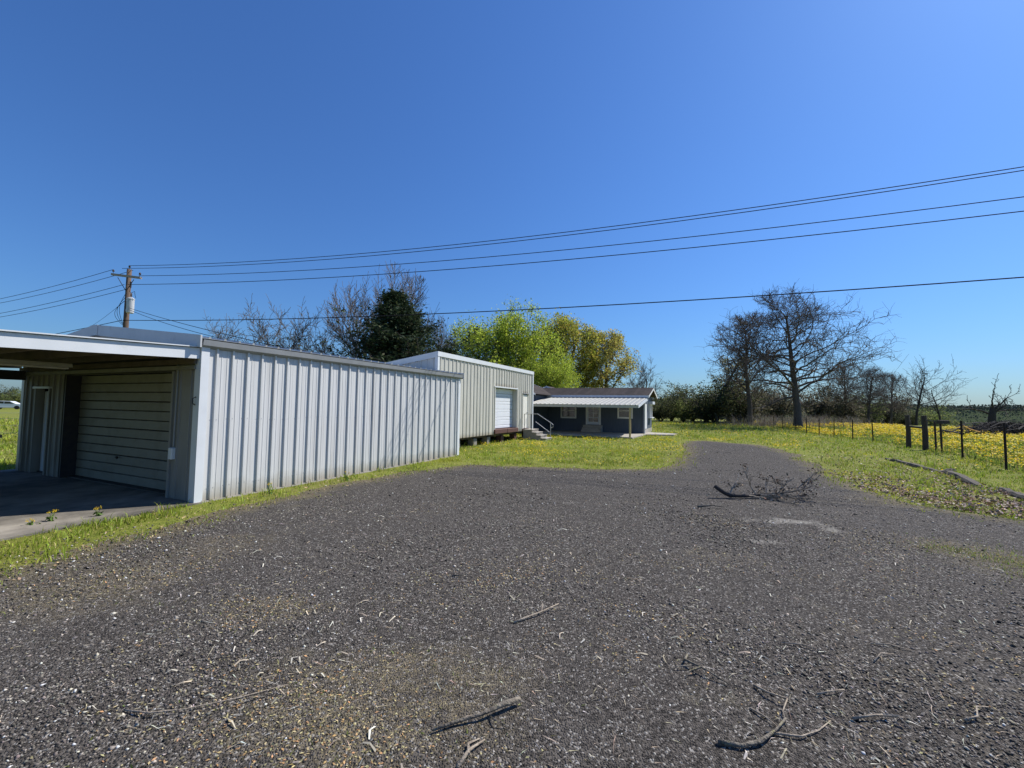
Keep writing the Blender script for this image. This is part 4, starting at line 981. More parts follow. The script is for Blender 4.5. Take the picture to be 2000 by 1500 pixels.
# --- behind the buildings
def mk_upright():
    a, t, tips = tree_mesh(5, 17.0, 0.22, stems=4, spread=0.30, env=(0, 0, 8.5, 6.4, 9.0, 8.5), trunk=0.72, kids=[16, 10, 8, 3], segs=[8, 6, 5, 3], jit=[0.05, 0.07, 0.09, 0.12], trop=[0.03, 0.12, 0.10, 0.06], start=[0.18, 0.15, 0.12, 0.1], ang=[0.62, 0.55, 0.55, 0.55],
                            lr=[0.42, 0.5, 0.5, 0.5], rmin=0.017, shape=vase_shape)
    return a, t, None, bark_grey, None
place_tree('bare_tree', (-15.0, 49, 0), 0.3, (1.2, 1.2, 1.05), 'upright', 'tall bare tree with fine fan-shaped twigs behind the dark cedar', None, mk_upright)
place_tree('bare_tree', (-8.6, 50, 0), 2.2, 0.72, 'upright', 'bare grey tree between the cedar and the bright green tree', None, mk_upright)
def mk_thin():
    a, t, tips = tree_mesh(31, 10, 0.16, stems=2, spread=0.25, trunk=0.8, kids=[13, 8, 7, 3], segs=[8, 6, 5, 3], jit=[0.1, 0.18, 0.2, 0.2], trop=[0.04, 0.10, 0.08, 0.05], start=[0.3, 0.2, 0.15, 0.15], ang=[0.8, 0.7, 0.7, 0.7], lr=[0.42, 0.45, 0.45, 0.5], rmin=0.018, shape=vase_shape)
    return a, t, None, bark_grey, None
for i, (px, Y, hh, lab) in enumerate(((432, 47, 0.98, 'leftmost thin bare treetop showing above the garage roof'), (520, 50, 1.12, 'slender forked bare treetop in the middle of the garage roof'), (572, 46, 1.06, 'bare treetop third from the left above the garage roof'), (622, 48, 0.95, 'low bare twiggy treetop right next to the tall fan-shaped tree'))):
    place_tree('bare_tree', ((px - 1000) / 830 * Y, Y, 0), i * 1.7, hh, 'thin', lab, 'bare trees above the garage roof', mk_thin)

def mk_cedar():
    rs = np.random.RandomState(3); H = 12.2
    a, t, tips = tree_mesh(41, H, 0.3, trunk=0.96, kids=[125, 9], segs=[10, 6, 4], jit=[0.02, 0.10, 0.2], trop=[0.05, 0.012, 0.01], start=[0.06, 0.15], ang=[1.35, 0.75], ang_top=0.95, lr=[0.44, 0.34], rr=[0.25, 0.5], max=2, rmin=0.015,
                            shape=lambda t, s0: max(0.06, 1.0 - 0.985 * t) * (1 + 0.22 * math.sin(t * 41)))
    tips = tips[tips[:, 2] > 0.8]
    lv = leaf_cloud(rs, tips, 13, 0.22, 0.12, [((0.028, 0.048, 0.022), 0.55), ((0.045, 0.068, 0.030), 0.33), ((0.075, 0.082, 0.038), 0.12)], 0, 0.4)
    return a, t, lv, bark_dark, leaf_dark
place_tree('cedar_tree', (-9.2, 37, 0), 0.4, (1.55, 1.55, 0.97), 'cedar', 'dark green pointed cedar behind the metal buildings', None, mk_cedar)

def leafy(seed, h, r, cols, per, size, leaf_sd, bark, lm, **kw):
    def f():
        rs = np.random.RandomState(seed)
        a, t, tips = tree_mesh(seed, h, r, **kw)
        tips = tips[tips[:, 2] > h * 0.12]
        if 'env' in kw:
            e = kw['env']; q = ((tips[:, 0] - e[0]) / e[3]) ** 2 + ((tips[:, 1] - e[1]) / e[3]) ** 2 + ((tips[:, 2] - e[2]) / np.where(tips[:, 2] > e[2], e[4], e[5])) ** 2; tips = tips[q < 1.05]
        return a, t, leaf_cloud(rs, tips, per, leaf_sd, size, cols), bark, lm
    return f
GREEN = [((0.37, 0.46, 0.05), 0.5), ((0.45, 0.52, 0.08), 0.35), ((0.21, 0.30, 0.03), 0.15)]
place_tree('leafy_tree', (-0.9, 47, 0), 2.0, 1.0, 'green', 'rounded bright yellow-green tree behind the loading door building', None,
           leafy(207, 14.2, 0.28, GREEN, 9, 0.105, 0.34, bark_dark, leaf_green, stems=4, spread=0.40, trunk=0.74, kids=[14, 8, 5], max=3, ang=[1.0, 0.9, 0.8, 0.7], lr=[0.5, 0.5, 0.5], start=[0.14, 0.2, 0.15], trop=[0.05, 0.03, 0.0, -0.02], env=(0, 0, 6.8, 6.4, 7.0, 6.2)))
place_tree('leafy_tree', (4.0, 44, 0), 2.9, (0.60, 0.60, 0.58), 'green', 'lower bright green tree in front of the olive one', None, None)
OLIVE = [((0.36, 0.36, 0.06), 0.5), ((0.28, 0.33, 0.05), 0.3), ((0.42, 0.33, 0.08), 0.2)]
place_tree('leafy_tree', (6.2, 56, 0), 0.2, (1.12, 1.12, 1.0), 'olive', 'tall olive-gold tree between the bright green tree and the golden oak', None,
           leafy(61, 15.0, 0.34, OLIVE, 10, 0.115, 0.30, bark_dark, leaf_green, stems=2, spread=0.25, trunk=0.78, kids=[14, 9, 6], start=[0.16, 0.2, 0.15], ang=[1.1, 0.9, 0.8, 0.7], lr=[0.46, 0.5, 0.5], env=(0, 0, 7.2, 5.4, 7.3, 6.8)))
GOLD = [((0.42, 0.38, 0.09), 0.5), ((0.36, 0.37, 0.08), 0.3), ((0.46, 0.34, 0.11), 0.2)]
place_tree('leafy_tree', (12.7, 57, 0), 4.0, 1.0, 'gold', 'golden-brown leafing oak with visible dark limbs behind the blue house', None,
           leafy(71, 12.2, 0.34, GOLD, 6, 0.115, 0.24, bark_dark, leaf_green, trunk=0.78, kids=[18, 10, 6], start=[0.22, 0.25, 0.2], ang=[1.25, 0.9, 0.8, 0.7], ang_top=0.6, lr=[0.56, 0.46, 0.44], jit=[0.06, 0.2, 0.24, 0.24], shape=wide_shape, env=(0, 0, 6.6, 5.6, 5.3, 3.8)))
place_tree('bare_tree', (19.6, 62, 0), 1.0, 0.8, 'thin', 'small bare tree just right of the blue house roof', None, mk_thin)
PALE = [((0.30, 0.27, 0.12), 0.6), ((0.22, 0.22, 0.08), 0.4)]
place_tree('leafy_tree', (27.3, 60, 0), 0.5, 1.0, 'pale', 'crooked tree with sparse pale new leaves left of the bare oaks', None,
           leafy(81, 12.0, 0.3, PALE, 4, 0.11, 0.22, bark_dark, leaf_green, trunk=0.8, kids=[8, 6, 5], start=[0.5, 0.25, 0.2], ang=[0.9, 0.9, 0.8, 0.7], lr=[0.3, 0.5, 0.5], jit=[0.16, 0.26, 0.26, 0.24], d0=(0.25, 0, 1)))

# --- dark bushes and undergrowth right of the house
DARK = [((0.055, 0.07, 0.03), 0.5), ((0.085, 0.10, 0.04), 0.35), ((0.15, 0.145, 0.065), 0.15)]
def mk_bush(seed, cols):
    return leafy(seed, 4.6, 0.09, cols, 8, 0.10, 0.24, bark_dark, leaf_green, stems=5, spread=0.55, trunk=0.75, kids=[9, 6, 3], max=2, start=[0.12, 0.15, 0.1], ang=[0.9, 0.8, 0.7], lr=[0.5, 0.5], shape=vase_shape)
BROWNISH = [((0.145, 0.13, 0.09), 0.5), ((0.10, 0.10, 0.06), 0.5)]
MID = [((0.16, 0.20, 0.06), 0.6), ((0.24, 0.26, 0.09), 0.4)]
bushes = [(1292, 61, 0.95, 0, 'dark bush just right of the blue house'), (1312, 66, 1.35, 0, 'taller dark evergreen behind the first dark bush'), (1335, 60, 0.8, 2, 'low mid-green bush in the dark hedge line'), (1352, 66, 1.45, 0, 'dark bush left of the crooked pale-leaved tree'),
          (1378, 62, 1.0, 1, 'brownish bush at the foot of the crooked pale-leaved tree'), (1398, 58, 1.55, 0, 'ivy-dark tall bush wrapped round the crooked tree'), (1425, 64, 1.9, 0, 'tall dark green bush right of the crooked tree'), (1448, 60, 1.45, 1, 'brown thicket bush left of the leaning bare tree'), (1470, 66, 1.4, 1, 'brown bush directly behind the leaning bare tree'),
          (1520, 68, 1.6, 1, 'brown thicket bush between the two bare oaks'), (1600, 70, 1.5, 1, 'rounded brown bush right behind the large oak'), (1645, 74, 1.7, 1, 'brownish bush in the thicket right of the large oak'), (1690, 78, 1.5, 2, 'green bush below the row of bare trees'), (1735, 80, 1.6, 1, 'brown bush below the row of bare trees'), (1775, 70, 0.75, 0, 'small black-green cedar bush beside the tall bare tree'), (1822, 90, 1.4, 2, 'pale green bush at the end of the tree row')]
for i, (px, Y, sc, kd, lab) in enumerate(bushes):
    X = (px - 1000) / 830 * Y
    place_tree('bush', (X, Y, gz(X, Y)), i * 1.3, (sc, sc, sc * 0.9), 'bush%d' % kd, lab, 'bushes along the back hedge line', mk_bush(90 + kd, (DARK, BROWNISH, MID)[kd]))
for i, (px, Y, sc, key, lab) in enumerate(((1655, 72, 0.72, 'oak2', 'bare tree first in the row right of the large oak'), (1695, 66, 0.60, 'oak', 'short spreading bare tree second in the row right of the oak'), (1738, 76, 0.66, 'oak2', 'bare tree third in the row right of the large oak'), (1788, 62, 0.70, 'thinr', 'tall upright bare tree above the gate posts'), (1836, 64, 0.56, 'thinr', 'slim bare tree at the right end of the row'))):
    X = (px - 1000) / 830 * Y
    if key == 'thinr':
        def mk_thinr():
            a, t, tips = tree_mesh(37, 13, 0.24, trunk=0.8, kids=[12, 7, 5, 3], segs=[8, 6, 5, 3], jit=[0.07, 0.18, 0.22, 0.24], trop=[0.05, 0.08, 0.06, 0.05], start=[0.3, 0.2, 0.15, 0.15], ang=[0.95, 0.75, 0.7, 0.7], lr=[0.45, 0.45, 0.45, 0.5], rmin=0.02, shape=round_shape)
            return a, t, None, bark_dark, None
        place_tree('bare_tree', (X, Y, gz(X, Y)), i * 2.1, sc, 'thinr', lab, 'row of bare trees right of the oak', mk_thinr)
    else: place_tree('bare_tree', (X, Y, gz(X, Y)), i * 2.1 + 0.5, sc, key, lab, 'row of bare trees right of the oak', None)
def mk_dead():
    a, t, tips = tree_mesh(47, 5.6, 0.5, split=1, trunk=0.55, kids=[6, 4, 3], segs=[5, 7, 5, 3], jit=[0.06, 0.28, 0.3, 0.3], trop=[0.02, 0.06, 0.06, 0.04], start=[0.55, 0.35, 0.3], ang=[1.0, 0.8, 0.7], lr=[1.0, 0.42, 0.4], rr=[0.38, 0.5, 0.6], taper=[0.55, 0.25, 0.3, 0.4], rmin=0.025, shape=vase_shape)
    return a, t, None, bark_dark, None
place_tree('dead_tree', (1938 / 830 * 66 - 1000 / 830 * 66, 66, gz(74, 66)), 0.4, 1.25, 'dead', 'lone stubby dead tree behind the brush pile', None, mk_dead)
# far left beyond the field
for i, (X, Y, sc, kd, lab) in enumerate(((-98, 84, 1.0, 2, 'pale green roadside bush far beyond the left field'), (-103, 82, 0.9, 1, 'brownish roadside bush at the left picture edge'), (-96, 90, 1.25, 1, 'bare brown bush behind the white car'), (-108, 90, 1.3, 0, 'dark bush farthest left beyond the field'))):
    place_tree('bush', (X, Y, 0), i, (sc * 1.3, sc * 1.3, sc * 0.8), 'bush%d' % kd, lab, 'bushes beyond the left field', None)

# far woods at the right, below the hill: one mass
def far_woods():
    rs = np.random.RandomState(8); parts = []
    cols = [(0.09, 0.12, 0.05), (0.14, 0.17, 0.07), (0.11, 0.105, 0.08), (0.08, 0.09, 0.06), (0.18, 0.21, 0.08)]
    for i in range(260):
        a = rs.uniform(0.0, 1.35); Y = rs.uniform(115, 330); X = Y * (math.tan(a * 0.72) * 1.15 + 0.15)
        if X / Y < 0.42 and Y < 200: Y += 120
        s = rs.uniform(2.4, 4.4); n = 430; dr = rs.normal(0, 1, (n, 3)); dr /= np.linalg.norm(dr, axis=1)[:, None]; dr[:, 2] = np.abs(dr[:, 2])
        lump = 1 + 0.25 * np.sin(dr[:, 0] * 5 + i) * np.cos(dr[:, 1] * 6 + i * 2)
        Pt = dr * lump[:, None] * (0.55 + 0.45 * rs.random(n)[:, None]) * np.array([s, s, s * 1.25]) + np.array([X, Y, gz(X, Y) + 0.6])
        parts.append(quads(rs, Pt, (0.13 + 0.0009 * Y) * (0.6 + 0.8 * rs.random(n)), vary(rs, n, cols[rs.randint(5)], 0.2)))
    V, Fq, C = joinvf(parts)
    o = link('far_woods', mesh_np('far_woods', V, Fq, C), leaf_dark)
    return tag(o, 'far mixed woods below the hill beyond the field', 'woods', kind='stuff')
far_woods()
def hill_trees():
    rs = np.random.RandomState(18); n = 42000
    X = rs.uniform(-700, 1500, n); t = rs.random(n) ** 0.7; Y = 330 + 660 * t
    h = np.array([(14 + 7 * mnoise.noise(Vector((x * 0.004, 2.2, 0))) + 4 * mnoise.noise(Vector((x * 0.017, 0.5, 0)))) * math.sin(tt * PI * 0.5) - 14 * (1 - tt) for x, tt in zip(X, t)])
    V, Fq, C = quads(rs, np.c_[X, Y, h + rs.uniform(0, 1, n) * (1.5 + Y * 0.004)], Y * rs.uniform(0.0012, 0.0030, n), vary(rs, n, (0.045, 0.06, 0.045), 0.25))
    return tag(link('hill_woods', mesh_np('hill_woods', V, Fq, C), leaf_dark), 'dark woods covering the far hill', 'woods', kind='stuff')
hill_trees()

# ------------------------------------------------------------------ grass, flowers, gravel
LAWN_CUT = None
FENCE = [(13.9, 10.6), (15.38, 13.3), (17.1, 16.2), (19.1, 19.9), (19.6, 21.0), (21.1, 24.9), (21.75, 27.2), (22.6, 29.9), (23.6, 32.7), (24.5, 35.4), (25.7, 38.5), (27.6, 43.4), (29.2, 47.5), (30.9, 52)]
def buildings_mask(P):
    """true where no building stands"""
    q = P - np.array([GA.x, GA.y]); X = q @ np.array([UX.x, UX.y]); Y = q @ np.array([UY.x, UY.y])
    gar = (X < 0.06) & (X > -8.1) & (Y > -9.9) & (Y < 9.12)
    hs = (X < 4.5) & (X > -8.2) & (Y > 22.4) & (Y < 31.6)
    walk = (X > 4.3) & (X < 6.5) & (Y > 26.0) & (Y < 28.6)
    stp = (X > -1.1) & (X < 0.4) & (Y > 17.8) & (Y < 18.8)
    return ~(gar | hs | walk | stp), X, Y
def wedge(rs, n, r0, r1, a0=-62, a1=62, power=2.0):
    """points spread in front of the viewer's standpoint between two distances"""
    a = np.radians(rs.uniform(a0, a1, n)); r = (rs.uniform(r0 ** power, r1 ** power, n)) ** (1 / power)
    return np.c_[np.sin(a) * r, np.cos(a) * r]
def clump(P, sc, seed): return np.array([mnoise.noise(Vector((x * sc, y * sc, seed))) for x, y in P])
def right_of_fence(P):
    f = np.array(FENCE); xf = np.interp(P[:, 1], f[:, 1], f[:, 0]); return P[:, 0] > xf + 0.1

def lawn():
    rs = np.random.RandomState(20); parts = []
    for n, r0, r1, h, w in ((26000, 4.5, 10, 0.06, 0.011), (44000, 10, 20, 0.065, 0.017), (46000, 20, 36, 0.08, 0.032), (30000, 36, 62, 0.13, 0.06)):
        P = wedge(rs, n * 3, r0, r1)
        ok, X, Y = buildings_mask(P); ind = on_drive(P); ed = drive_edge(P)
        left = (P[:, 0] < 11) & ~ind
        keep = ok & ((~ind) | ((ed < 0.9) & (rs.random(len(P)) < 0.75 * np.exp(-ed / 0.32))))
        cl = clump(P, 1.6, 4.0); cl2 = clump(P, 0.45, 9.0)
        near_edge = np.clip(ed / 0.9, 0.12, 1) ** 0.7
        keep &= rs.random(len(P)) < np.clip(0.62 + 0.9 * cl + 0.35 * cl2, 0.08, 1) * np.where(ind, 1, near_edge)
        P = P[keep][:n]; m = len(P)
        cl = clump(P, 1.6, 4.0); cl2 = clump(P, 0.45, 9.0)
        C = vary(rs, m, (0.29, 0.37, 0.04), 0.22, (0.46, 0.40, 0.15), 0.16)
        C *= (1 + 0.35 * cl2)[:, None]; yl = np.clip(cl2 * 1.4, 0, 0.6)[:, None]; C = C * (1 - yl) + np.array([0.42, 0.40, 0.05]) * yl
        P3 = np.c_[P, ground_z(P[:, 0], P[:, 1]) - 0.004]
        hh = h * (0.5 + rs.random(m)) * (1 + 1.2 * np.clip(cl, -0.5, 0.9)) * np.where(rs.random(m) < 0.03, 2.2, 1.0)
        parts.append(blades(rs, P3, hh, w * (0.6 + 0.8 * rs.random(m)), 0.9, C))
    V, Fq, C = joinvf(parts)
    tag(link('lawn_grass', mesh_np('lawn_grass', V, Fq, np.clip(C, 0.004, 0.9)), grass_mat), 'short green spring grass over yard and verge', 'grass', kind='stuff')
lawn()

def field_flowers():
    rs = np.random.RandomState(21); parts = []; gp = []
    P = wedge(rs, 90000, 13, 75, 20, 60, 1.35); P = P[right_of_fence(P)]
    cl = clump(P, 0.22, 2.0) + 0.5 * clump(P, 0.8, 6.0); P = P[rs.random(len(P)) < np.clip(0.22 + 2.6 * cl, 0.01, 1)][:9500]
    ok, _, _ = buildings_mask(P); P = P[ok]; n = len(P); z = ground_z(P[:, 0], P[:, 1])
    hh = rs.uniform(0.10, 0.42, n)
    C = vary(rs, n, (0.80, 0.56, 0.02), 0.1, (0.78, 0.66, 0.05), 0.4)
    dist = np.hypot(P[:, 0], P[:, 1])
    for k in range(3):
        off = rs.normal(0, 0.055, (n, 2))
        parts.append(quads(rs, np.c_[P + off, z + hh + rs.normal(0, 0.02, n)], (0.013 + 0.0007 * dist) * (0.7 + 0.6 * rs.random(n)), C, 0.35, 0.9))
    # stems and leaves of the field
    Q = wedge(rs, 60000, 12, 70, 20, 60, 1.4); Q = Q[right_of_fence(Q)][:30000]; m = len(Q)
    g = blades(rs, np.c_[Q, ground_z(Q[:, 0], Q[:, 1]) - 0.01], rs.uniform(0.1, 0.26, m), rs.uniform(0.02, 0.06, m), 0.7, vary(rs, m, (0.22, 0.29, 0.045), 0.25, (0.36, 0.31, 0.13), 0.2))
    tag(link('field_weeds', mesh_np('field_weeds', *g), grass_mat), 'green weeds filling the field beyond the wire fence', 'weeds', kind='stuff')
    # yellow flowers in the lawn and far meadow too
    for cnt, r0, r1, a0, a1, thr in ((4200, 14, 30, -10, 34, 0.05), (5000, 26, 62, 2, 36, -0.1), (420, 10, 22, 28, 48, 0.0)):
        L = wedge(rs, cnt * 4, r0, r1, a0, a1); ok, _, _ = buildings_mask(L); L = L[ok & ~on_drive(L) & ~right_of_fence(L)]
        L = L[rs.random(len(L)) < np.clip((clump(L, 0.5, 12.0) + thr) * 1.6, 0.02, 1)][:cnt]; n = len(L); d = np.hypot(L[:, 0], L[:, 1])
        parts.append(quads(rs, np.c_[L, ground_z(L[:, 0], L[:, 1]) + rs.uniform(0.05, 0.16, n)], (0.010 + 0.0007 * d) * (0.6 + 0.8 * rs.random(n)), vary(rs, n, (0.80, 0.60, 0.02), 0.12), 0.35, 0.9))
    V, Fq, C = joinvf(parts)
    tag(link('yellow_flowers', mesh_np('yellow_flowers', V, Fq, C), petal_mat), 'yellow wildflowers dotted through lawn and field', 'flowers', kind='stuff')
field_flowers()

def gravel():
    rs = np.random.RandomState(22); Ps, Ss = [], []
    for n, r0, r1, s, pw in ((40000, 1.6, 4.4, 0.0068, 2.0), (30000, 4.4, 8.5, 0.0095, 1.8), (19000, 8.5, 25, 0.013, 1.0)):
        P = wedge(rs, int(n * 1.7), r0, r1, -66, 66, pw); ed = drive_edge(P); ind = on_drive(P)
        k = (ind & (rs.random(len(P)) < np.clip(0.35 + ed * 0.8, 0, 1))) | (~ind & (ed < 0.7) & (rs.random(len(P)) < 0.55 * np.exp(-ed / 0.25)))
        ok, _, _ = buildings_mask(P); P = P[k & ok][:n]; Ps.append(P); Ss.append(s * np.clip(np.exp(rs.normal(0, 0.36, len(P))), 0.45, 1.9))
    P = np.concatenate(Ps); S = np.concatenate(Ss); n = len(P)
    base = np.array([[1, 0, 0], [-1, 0, 0], [0, 1, 0], [0, -1, 0], [0, 0, 1], [0, 0, -1]], float)
    V = base[None] * S[:, None, None] * (0.65 + 0.7 * rs.random((n, 6, 1))) * np.array([1, 1, 0.75])
    V += rs.normal(0, 0.22, (n, 6, 3)) * S[:, None, None]
    a = rs.random(n) * 6.28; ca, sa = np.cos(a), np.sin(a); X = V[:, :, 0] * ca[:, None] - V[:, :, 1] * sa[:, None]; Y = V[:, :, 0] * sa[:, None] + V[:, :, 1] * ca[:, None]
    V = np.stack([X + P[:, 0:1], Y + P[:, 1:2], V[:, :, 2] + (drive_z(P) + S * 0.25)[:, None]], -1).reshape(-1, 3)
    f = np.array([[0, 2, 4], [2, 1, 4], [1, 3, 4], [3, 0, 4], [2, 0, 5], [1, 2, 5], [3, 1, 5], [0, 3, 5]])
    Fq = (np.arange(n)[:, None, None] * 6 + f[None]).reshape(-1, 3)
    C = vary(rs, n, (0.118, 0.104, 0.088), 0.6, (0.42, 0.375, 0.305), 0.10, 0.03); pale = rs.random(n) < 0.10; C[pale] = vary(rs, int(pale.sum()), (0.22, 0.195, 0.165), 0.3, hue=0.04)
    tag(link('gravel_stones', mesh_np('gravel_stones', V, Fq, np.repeat(np.clip(C, 0.015, 0.6), 6, 0)), stone_mat), 'loose dark gravel stones on the driveway', 'gravel', kind='stuff')
gravel()

def litter():
    """dry straw, bits of moss and dead leaves strewn on drive and verge"""
    rs = np.random.RandomState(23); parts = []
    # straw and twig bits
    n = 4600; P = wedge(rs, n * 4, 2.0, 13, -60, 60, 1.2); P = P[on_drive(P)]; P = P[rs.random(len(P)) < np.clip(0.45 + 1.2 * clump(P, 0.8, 51.0), 0.1, 1)][:n]; n = len(P); L = rs.uniform(0.015, 0.07, n) * np.exp(rs.normal(0, 0.3, n)); w = rs.uniform(0.002, 0.005, n); a = rs.normal(0.5, 0.9, n)
    d = np.c_[np.cos(a), np.sin(a)] * L[:, None]; s = np.c_[-np.sin(a), np.cos(a)] * w[:, None]; z = drive_z(P) + 0.010
    q = np.stack([np.c_[P - d - s, z], np.c_[P + d * 0.2 - s + s * 3, z + 0.008], np.c_[P + d + s, z], np.c_[P + s, z + 0.009]], 1).reshape(-1, 3)
    C = vary(rs, n, (0.42, 0.36, 0.25), 0.25, (0.58, 0.55, 0.48), 0.35)
    parts.append((q, (np.arange(n) * 4)[:, None] + np.array([[0, 1, 2, 3]]), np.repeat(C, 4, 0)))
    n = 330; P = wedge(rs, n * 9, 2.1, 8, -40, 58, 1.1); P = P[on_drive(P)]; P = P[rs.random(len(P)) < np.clip(0.12 + 1.4 * clump(P, 0.9, 71.0), 0.02, 1)][:n]; n = len(P); L = rs.uniform(0.02, 0.06, n); w = rs.uniform(0.003, 0.007, n); a = rs.uniform(0, 6.28, n); b = a + rs.normal(0, 0.7, n)
    d1 = np.c_[np.cos(a), np.sin(a)]; d2 = np.c_[np.cos(b), np.sin(b)]; s1 = np.c_[-np.sin(a), np.cos(a)] * w[:, None]; z = drive_z(P) + 0.012; M0 = P - d1 * L[:, None]; M2 = P + d2 * L[:, None]
    for A_, B_, z1, z2 in ((M0, P, z - 0.004, z + 0.012), (P, M2, z + 0.012, z - 0.002)):
        q = np.stack([np.c_[A_ - s1 * 0.6, z1], np.c_[B_ - s1, z2], np.c_[B_ + s1, z2 + 0.004], np.c_[A_ + s1 * 0.6, z1 + 0.003]], 1).reshape(-1, 3)
        parts.append((q, (np.arange(n) * 4)[:, None] + np.array([[0, 1, 2, 3]]), np.repeat(vary(np.random.RandomState(5), n, (0.40, 0.34, 0.25), 0.25, (0.50, 0.46, 0.38), 0.35, 0.03), 4, 0)))
    # rust and yellow catkin crumbs, thicker in patches
    n = 22000; P = wedge(rs, n * 4, 1.9, 9, -62, 62, 1.2); P = P[on_drive(P)]; cl = clump(P, 0.7, 33.0) + 0.5 * clump(P, 2.2, 3.0)
    cen = np.exp(-((P[:, 0] + 0.8) ** 2 / 0.9 + (P[:, 1] - 2.8) ** 2 / 0.4)) * 1.2 + np.exp(-((P[:, 0] + 2.1) ** 2 / 0.4 + (P[:, 1] - 3.95) ** 2 / 0.12)) * 0.9 + np.exp(-((P[:, 0] + 4.2) ** 2 / 1.0 + (P[:, 1] - 4.3) ** 2 / 0.7)) * 0.5
    P = P[rs.random(len(P)) < np.clip(0.9 * cl - 0.05 + cen, 0.01, 1)][:n]; n = len(P)
    C = vary(rs, n, (0.36, 0.30, 0.15), 0.3, (0.40, 0.24, 0.11), 0.25, 0.04)
    parts.append(quads(rs, np.c_[P, drive_z(P) + 0.008], rs.uniform(0.005, 0.014, n), C, 0.5, 0.45))
    # dead leaves in the verge by the timbers, and along the grass edge
    P = wedge(rs, 60000, 9, 22, 20, 62, 1.5); ed = drive_edge(P); sel = ~on_drive(P) & ~right_of_fence(P) & (ed < 3.0) & (P[:, 1] < 20); P = P[sel]
    dense = np.exp(-((P[:, 1] - 8.5) ** 2) / 14); P = P[rs.random(len(P)) < np.clip(dense * (0.8 + 1.2 * clump(P, 1.0, 5.0)), 0.03, 1)][:8500]; n = len(P)
    parts.append(quads(rs, np.c_[P, ground_z(P[:, 0], P[:, 1]) + rs.uniform(0.02, 0.05, n)], rs.uniform(0.02, 0.045, n), vary(rs, n, (0.28, 0.18, 0.125), 0.25, (0.46, 0.37, 0.29), 0.4), 0.3, 0.6))
    P = wedge(rs, 8000, 6, 20, -60, 10, 1.3); ed = drive_edge(P); ok, _, _ = buildings_mask(P); P = P[(ed < 0.5) & ok][:900]; n = len(P)
    parts.append(quads(rs, np.c_[P, ground_z(P[:, 0], P[:, 1]) + rs.uniform(0.015, 0.04, n)], rs.uniform(0.01, 0.025, n), vary(rs, n, (0.36, 0.26, 0.15), 0.25), 0.3, 0.6))
    V, Fq, C = joinvf(parts)
    tag(link('leaf_litter', mesh_np('leaf_litter', V, Fq, C), litter_mat), 'dry straw, catkins and dead leaves strewn on the ground', 'litter', kind='stuff')
    # thin dry grass growing in the gravel at the right and far left edge
    P = wedge(rs, 90000, 2.1, 12, -62, 62, 1.3); ind = on_drive(P); P = P[ind]
    t1 = 1.5 * (np.exp(-((P[:, 0] - 6.2) / 0.6) ** 2 - ((P[:, 1] - 5.9) / 0.5) ** 2) + np.exp(-((P[:, 0] - 6.5) / 0.8) ** 2 - ((P[:, 1] - 5.1) / 0.5) ** 2) + np.exp(-((P[:, 0] - 7.8) / 1.2) ** 2 - ((P[:, 1] - 4.2) / 0.7) ** 2))
    t2 = np.exp(-((drive_edge(P)) ** 2) / 0.6) * 0.5; t3 = np.exp(-((P[:, 0] + 0.9) ** 2 / 0.8 + (P[:, 1] - 2.8) ** 2 / 0.4)) * 0.5 + 0.4 * np.exp(-((P[:, 0] + 4.2) ** 2 / 1.0 + (P[:, 1] - 4.4) ** 2 / 0.8)) + 0.3 * np.exp(-((P[:, 0] + 2.1) ** 2 / 0.4 + (P[:, 1] - 3.95) ** 2 / 0.1))
    P = P[rs.random(len(P)) < np.clip(t1 + t2 + t3, 0, 1) * np.clip(0.5 + clump(P, 1.8, 40.0), 0.05, 1)][:16000]; n = len(P)
    g = blades(rs, np.c_[P, drive_z(P) - 0.01], rs.uniform(0.015, 0.05, n), rs.uniform(0.004, 0.010, n), 1.2, vary(rs, n, (0.30, 0.26, 0.09), 0.25, (0.19, 0.24, 0.045), 0.4))
    tag(link('dry_grass', mesh_np('dry_grass', *g), grass_mat), 'thin dry grass and moss growing through the gravel', 'grass', kind='stuff')
    n = 9000; t = rs.random(n); P = np.c_[np.interp(t, [0, 0.35, 1], [6.05, 6.5, 8.6]), np.interp(t, [0, 0.35, 1], [6.3, 5.2, 3.6])] + rs.normal(0, 1, (n, 2)) * (0.16 + 0.3 * np.minimum(t * 2.2, 1))[:, None]
    P = P[rs.random(n) < np.clip(0.55 + 1.4 * clump(P, 1.5, 61.0), 0.05, 1)]; n = len(P)
    g = blades(rs, np.c_[P, drive_z(P) - 0.012], rs.uniform(0.02, 0.075, n), rs.uniform(0.005, 0.011, n), 1.1, vary(rs, n, (0.34, 0.30, 0.11), 0.25, (0.22, 0.29, 0.05), 0.5))
    tag(link('verge_grass', mesh_np('verge_grass', *g), grass_mat), 'tongue of thin dry grass in the gravel at the right edge', 'grass', kind='stuff')
    # tall grey dead stalks under the oaks
    n = 16000; t = rs.random(n); P = np.c_[np.interp(t, [0, 1], [27.5, 46]), np.interp(t, [0, 1], [50, 59])] + rs.normal(0, 1, (n, 2)) * np.array([2.2, 3.2])
    P = P[rs.random(n) < np.clip(0.2 + 1.6 * clump(P, 0.45, 17.0), 0.03, 0.8)]; n = len(P)
    g = blades(rs, np.c_[P, ground_z(P[:, 0], P[:, 1])], 0.35 + 1.5 * rs.random(n) ** 2.2, rs.uniform(0.015, 0.035, n), 0.9, vary(rs, n, (0.24, 0.21, 0.18), 0.25, (0.16, 0.13, 0.09), 0.4))
    tag(link('dead_stalks', mesh_np('dead_stalks', *g), reed_mat), 'tall grey dead stalks at the foot of the bare oaks', 'weeds', kind='stuff')
litter()

